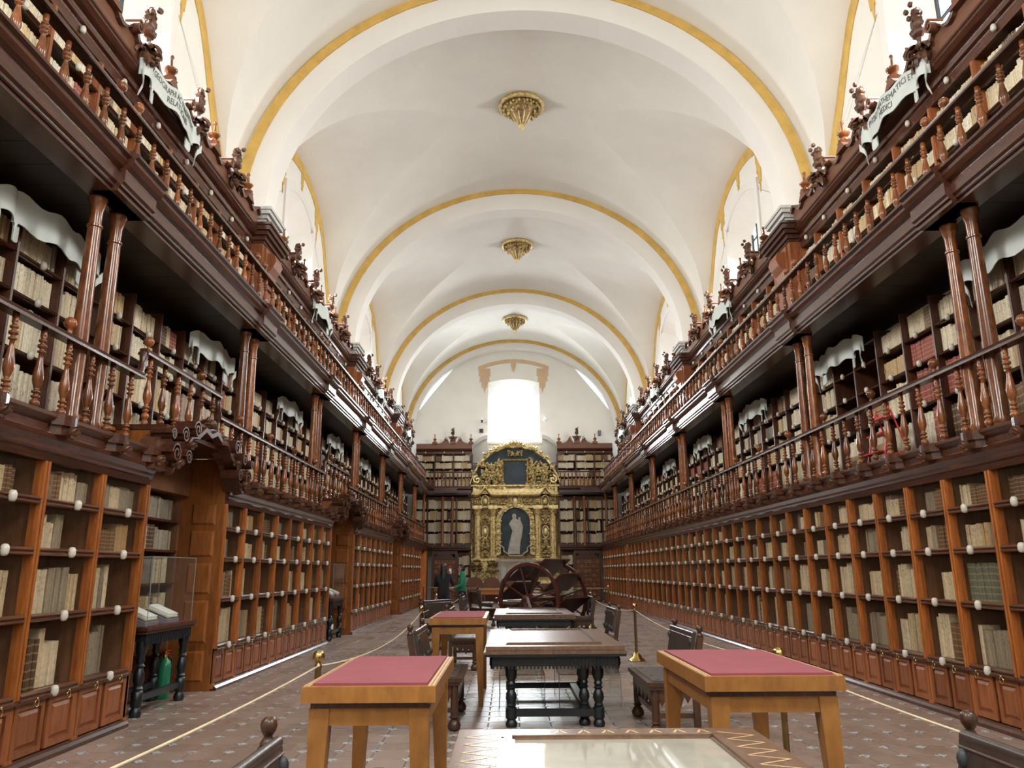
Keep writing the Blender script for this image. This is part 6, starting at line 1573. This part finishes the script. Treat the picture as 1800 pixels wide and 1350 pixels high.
for sx in (-0.74, 0.74):
    for sy in (-0.3, 0.3): add('leg', MB().box(sx - 0.04, sx + 0.04, sy - 0.04, sy + 0.04, 0, 0.58), 'honey', T, **lo)

# ------------------------------------------------------------------ two visitors
def skin(name, joints, edges, mat, parent, sub=2):
    """one continuous skinned mesh from a jointed skeleton; joints {key:(x,y,z,rx,ry)}"""
    keys = list(joints); me = bpy.data.meshes.new(name); me.from_pydata([joints[k][:3] for k in keys], [(keys.index(a), keys.index(b)) for a, b in edges], [])
    o = bpy.data.objects.new(name, me); COL.objects.link(o); bpy.context.view_layer.update()
    md = o.modifiers.new('skin', 'SKIN'); md.use_smooth_shade = True
    for i, k in enumerate(keys): v = me.skin_vertices[0].data[i]; v.radius = (joints[k][3], joints[k][4]); v.use_root = (i == 0)
    if sub: sb = o.modifiers.new('sub', 'SUBSURF'); sb.levels = sub; sb.render_levels = sub
    dg = bpy.context.evaluated_depsgraph_get(); dg.update()
    m2 = bpy.data.meshes.new_from_object(o.evaluated_get(dg)); bpy.data.objects.remove(o)
    m2.materials.clear(); m2.materials.append(M[mat]); m2.polygons.foreach_set('use_smooth', [True] * len(m2.polygons))
    return link(name, m2, parent, (0, 0, 0), False)
def head(T, cx, cy, cz, yaw, long_hair):
    """head with face facing (cos yaw, sin yaw)"""
    lo = dict(world=False); fx, fy = math.cos(yaw), math.sin(yaw); sx, sy = -fy, fx
    rows = []
    for z, w, f, b in ((-0.125, 0.035, 0.06, 0.01), (-0.10, 0.055, 0.092, 0.04), (-0.06, 0.068, 0.098, 0.075), (0.0, 0.075, 0.098, 0.095), (0.05, 0.076, 0.092, 0.10), (0.09, 0.066, 0.07, 0.09), (0.115, 0.04, 0.04, 0.05), (0.122, 0.005, 0.005, 0.005)):
        r = []
        for k in range(17):
            t = 2 * PI * k / 16; c, s = math.cos(t), math.sin(t); d = (f if c > 0 else b) * c; l_ = w * s
            r.append((cx + fx * d + sx * l_, cy + fy * d + sy * l_, cz + z))
        rows.append(r)
    hd = add('head', MB().grid(rows), 'skin', T, smooth=True, **lo)
    def P3(d, l_, z): return (cx + fx * d + sx * l_, cy + fy * d + sy * l_, cz + z)
    add('nose', MB().tube([P3(0.092, 0, 0.02), P3(0.112, 0, -0.025), P3(0.096, 0, -0.035)], [0.008, 0.014, 0.01], 6), 'skin', hd, smooth=True, **lo)
    for s in (-1, 1):
        add('ear', MB().ball(P3(-0.005, s * 0.076, 0.0), 0.022, 8, 6, 1.4), 'skin', hd, smooth=True, **lo)
        add('eye', MB().ball(P3(0.088, s * 0.032, 0.012), 0.010, 8, 6), 'hair', hd, smooth=True, **lo)
    add('mouth', MB().tube([P3(0.088, -0.022, -0.062), P3(0.097, 0, -0.06), P3(0.088, 0.022, -0.062)], 0.006, 6), 'red', hd, **lo)
    hr = []
    zz = [(0.135, 0.004, 0.004, 0.004), (0.13, 0.05, 0.05, 0.06), (0.10, 0.08, 0.085, 0.105), (0.05, 0.09, 0.03, 0.118), (0.0, 0.092, -0.005, 0.118)]
    zz += [(-0.08, 0.10, -0.01, 0.118), (-0.16, 0.115, -0.01, 0.13), (-0.26, 0.12, -0.02, 0.135), (-0.36, 0.10, -0.03, 0.13), (-0.42, 0.05, -0.05, 0.11)] if long_hair else [(-0.05, 0.082, -0.02, 0.105), (-0.09, 0.06, -0.03, 0.085)]
    for z, w, f, b in zz:
        r = []
        for k in range(17):
            t = 2 * PI * k / 16; c, s = math.cos(t), math.sin(t); d = f * c if c > 0 else b * c
            r.append((cx + fx * d + sx * w * s, cy + fy * d + sy * w * s, cz + z))
        hr.append(r)
    add('hair', MB().grid(hr), 'hair', T, smooth=True, **lo)
def hand(T, w, f, up, mat='skin'):
    """palm with five bent fingers; w wrist, f forward, up back of hand"""
    w, f, up = Vector(w), Vector(f).normalized(), Vector(up).normalized(); s = f.cross(up).normalized()
    mb = MB(); mb.tube([tuple(w), tuple(w + f * 0.04), tuple(w + f * 0.085)], [0.026, 0.036, 0.034], 8)
    for k, L in enumerate((0.062, 0.074, 0.07, 0.054)):
        b = w + f * 0.078 + s * (k - 1.5) * 0.019
        mb.tube([tuple(b), tuple(b + f * L * 0.5 - up * 0.008), tuple(b + f * L * 0.8 - up * 0.03), tuple(b + f * L * 0.85 - up * 0.048)], [0.009, 0.0085, 0.008, 0.006], 6)
    b = w + f * 0.03 - s * 0.03; mb.tube([tuple(b), tuple(b + f * 0.03 - s * 0.028 - up * 0.01), tuple(b + f * 0.058 - s * 0.026 - up * 0.03)], [0.011, 0.01, 0.007], 6)
    add('hand', mb, mat, T, smooth=True, world=False)
# person in black, back to the camera, looking ahead and holding up a phone
T = thing('person', 'person in black with long dark hair standing with back turned', 'person', (-1.80, 22.4, 0))
J = {'pelvis': (0, 0, 0.98, 0.17, 0.13), 'waist': (0, 0, 1.12, 0.16, 0.12), 'chest': (0, 0.01, 1.32, 0.19, 0.13), 'neckb': (0, 0.01, 1.46, 0.09, 0.08), 'neck': (0, 0.02, 1.53, 0.055, 0.055)}
E_ = [('pelvis', 'waist'), ('waist', 'chest'), ('chest', 'neckb'), ('neckb', 'neck')]
for s, n in ((-1, 'l'), (1, 'r')):
    J.update({n + 'sh': (s * 0.19, 0.0, 1.42, 0.07, 0.07), n + 'hip': (s * 0.095, 0, 0.90, 0.105, 0.11), n + 'kn': (s * 0.10, 0.01 + 0.02 * s, 0.50, 0.068, 0.07), n + 'an': (s * 0.105, 0.0 + 0.03 * s, 0.10, 0.05, 0.055), n + 'to': (s * 0.11, 0.14 + 0.03 * s, 0.045, 0.045, 0.04)})
    E_ += [('chest', n + 'sh'), ('pelvis', n + 'hip'), (n + 'hip', n + 'kn'), (n + 'kn', n + 'an'), (n + 'an', n + 'to')]
J.update({'lel': (-0.24, 0.06, 1.15, 0.055, 0.055), 'lwr': (-0.12, 0.24, 1.22, 0.04, 0.04), 'rel': (0.27, 0.04, 1.16, 0.055, 0.055), 'rwr': (0.17, 0.22, 1.40, 0.04, 0.04)})
E_ += [('lsh', 'lel'), ('lel', 'lwr'), ('rsh', 'rel'), ('rel', 'rwr')]
skin('body', J, E_, 'black_cloth', T)
head(T, 0, 0.03, 1.625, PI / 2 - 0.35, True)
hand(T, (0.16, 0.24, 1.42), (-0.1, 0.35, 0.8), (0.6, 0.5, 0)); hand(T, (-0.10, 0.26, 1.23), (0.6, 0.4, 0.1), (0, 0, 1))
Ph = thing('phone', 'white phone held up by the person in black', 'phone', (-1.64, 22.72, 1.50))
add('phone_body', MB().box(-0.036, 0.036, -0.005, 0.005, -0.02, 0.125), 'white', Ph, (0, 0, 0), world=False); add('phone_screen', MB().box(-0.032, 0.032, 0.005, 0.006, -0.01, 0.115), 'iron', Ph, (0, 0, 0), world=False)
# person in green, seen from the side, facing left
T = thing('person', 'person in a green hooded jacket seen from the side', 'person', (-1.36, 24.0, 0))
J = {'pelvis': (0, 0, 0.96, 0.13, 0.16), 'waist': (0, 0, 1.10, 0.13, 0.16), 'chest': (0.01, 0, 1.33, 0.14, 0.18), 'neckb': (0.01, 0, 1.47, 0.09, 0.09), 'neck': (-0.01, 0, 1.54, 0.05, 0.05)}
E_ = [('pelvis', 'waist'), ('waist', 'chest'), ('chest', 'neckb'), ('neckb', 'neck')]
for s, n in ((-1, 'l'), (1, 'r')):
    J.update({n + 'sh': (0.01, s * 0.18, 1.42, 0.07, 0.07), n + 'hip': (0, s * 0.09, 0.90, 0.11, 0.11)}); E_ += [('chest', n + 'sh'), ('pelvis', n + 'hip')]
J.update({'lel': (-0.02, -0.22, 1.14, 0.058, 0.058), 'lwr': (-0.24, -0.18, 1.06, 0.045, 0.045), 'rel': (-0.02, 0.22, 1.14, 0.058, 0.058), 'rwr': (-0.24, 0.16, 1.06, 0.045, 0.045), 'hd': (0.07, 0, 1.49, 0.09, 0.11)})
E_ += [('lsh', 'lel'), ('lel', 'lwr'), ('rsh', 'rel'), ('rel', 'rwr'), ('neckb', 'hd')]
skin('jacket', J, E_, 'green_cloth', T)
J = {'p': (0, 0, 0.95, 0.11, 0.15)}; E_ = []
for s, n in ((-1, 'l'), (1, 'r')):
    J.update({n + 'h': (0, s * 0.09, 0.86, 0.10, 0.10), n + 'k': (-0.02, s * 0.10, 0.49, 0.07, 0.068), n + 'a': (0.0, s * 0.10, 0.10, 0.05, 0.05), n + 't': (-0.14, s * 0.11, 0.045, 0.04, 0.045)}); E_ += [('p', n + 'h'), (n + 'h', n + 'k'), (n + 'k', n + 'a'), (n + 'a', n + 't')]
skin('trousers', J, E_, 'denim', T)
head(T, -0.03, 0, 1.63, PI, False)
hand(T, (-0.26, -0.17, 1.055), (-1, 0.2, -0.1), (0, 0, 1)); hand(T, (-0.26, 0.15, 1.055), (-1, -0.2, -0.1), (0, 0, 1))
B = thing('leaflet', 'white leaflet held by the person in green', 'leaflet', (-1.70, 23.98, 1.05))
add('sheet', MB().prism([(-0.10, 0.03), (0.06, 0.0), (0.06, 0.004), (-0.10, 0.034)], lambda x, z, y: (x, y, z), -0.1, 0.1), 'white', B, (0, 0, 0), world=False)
build_books()
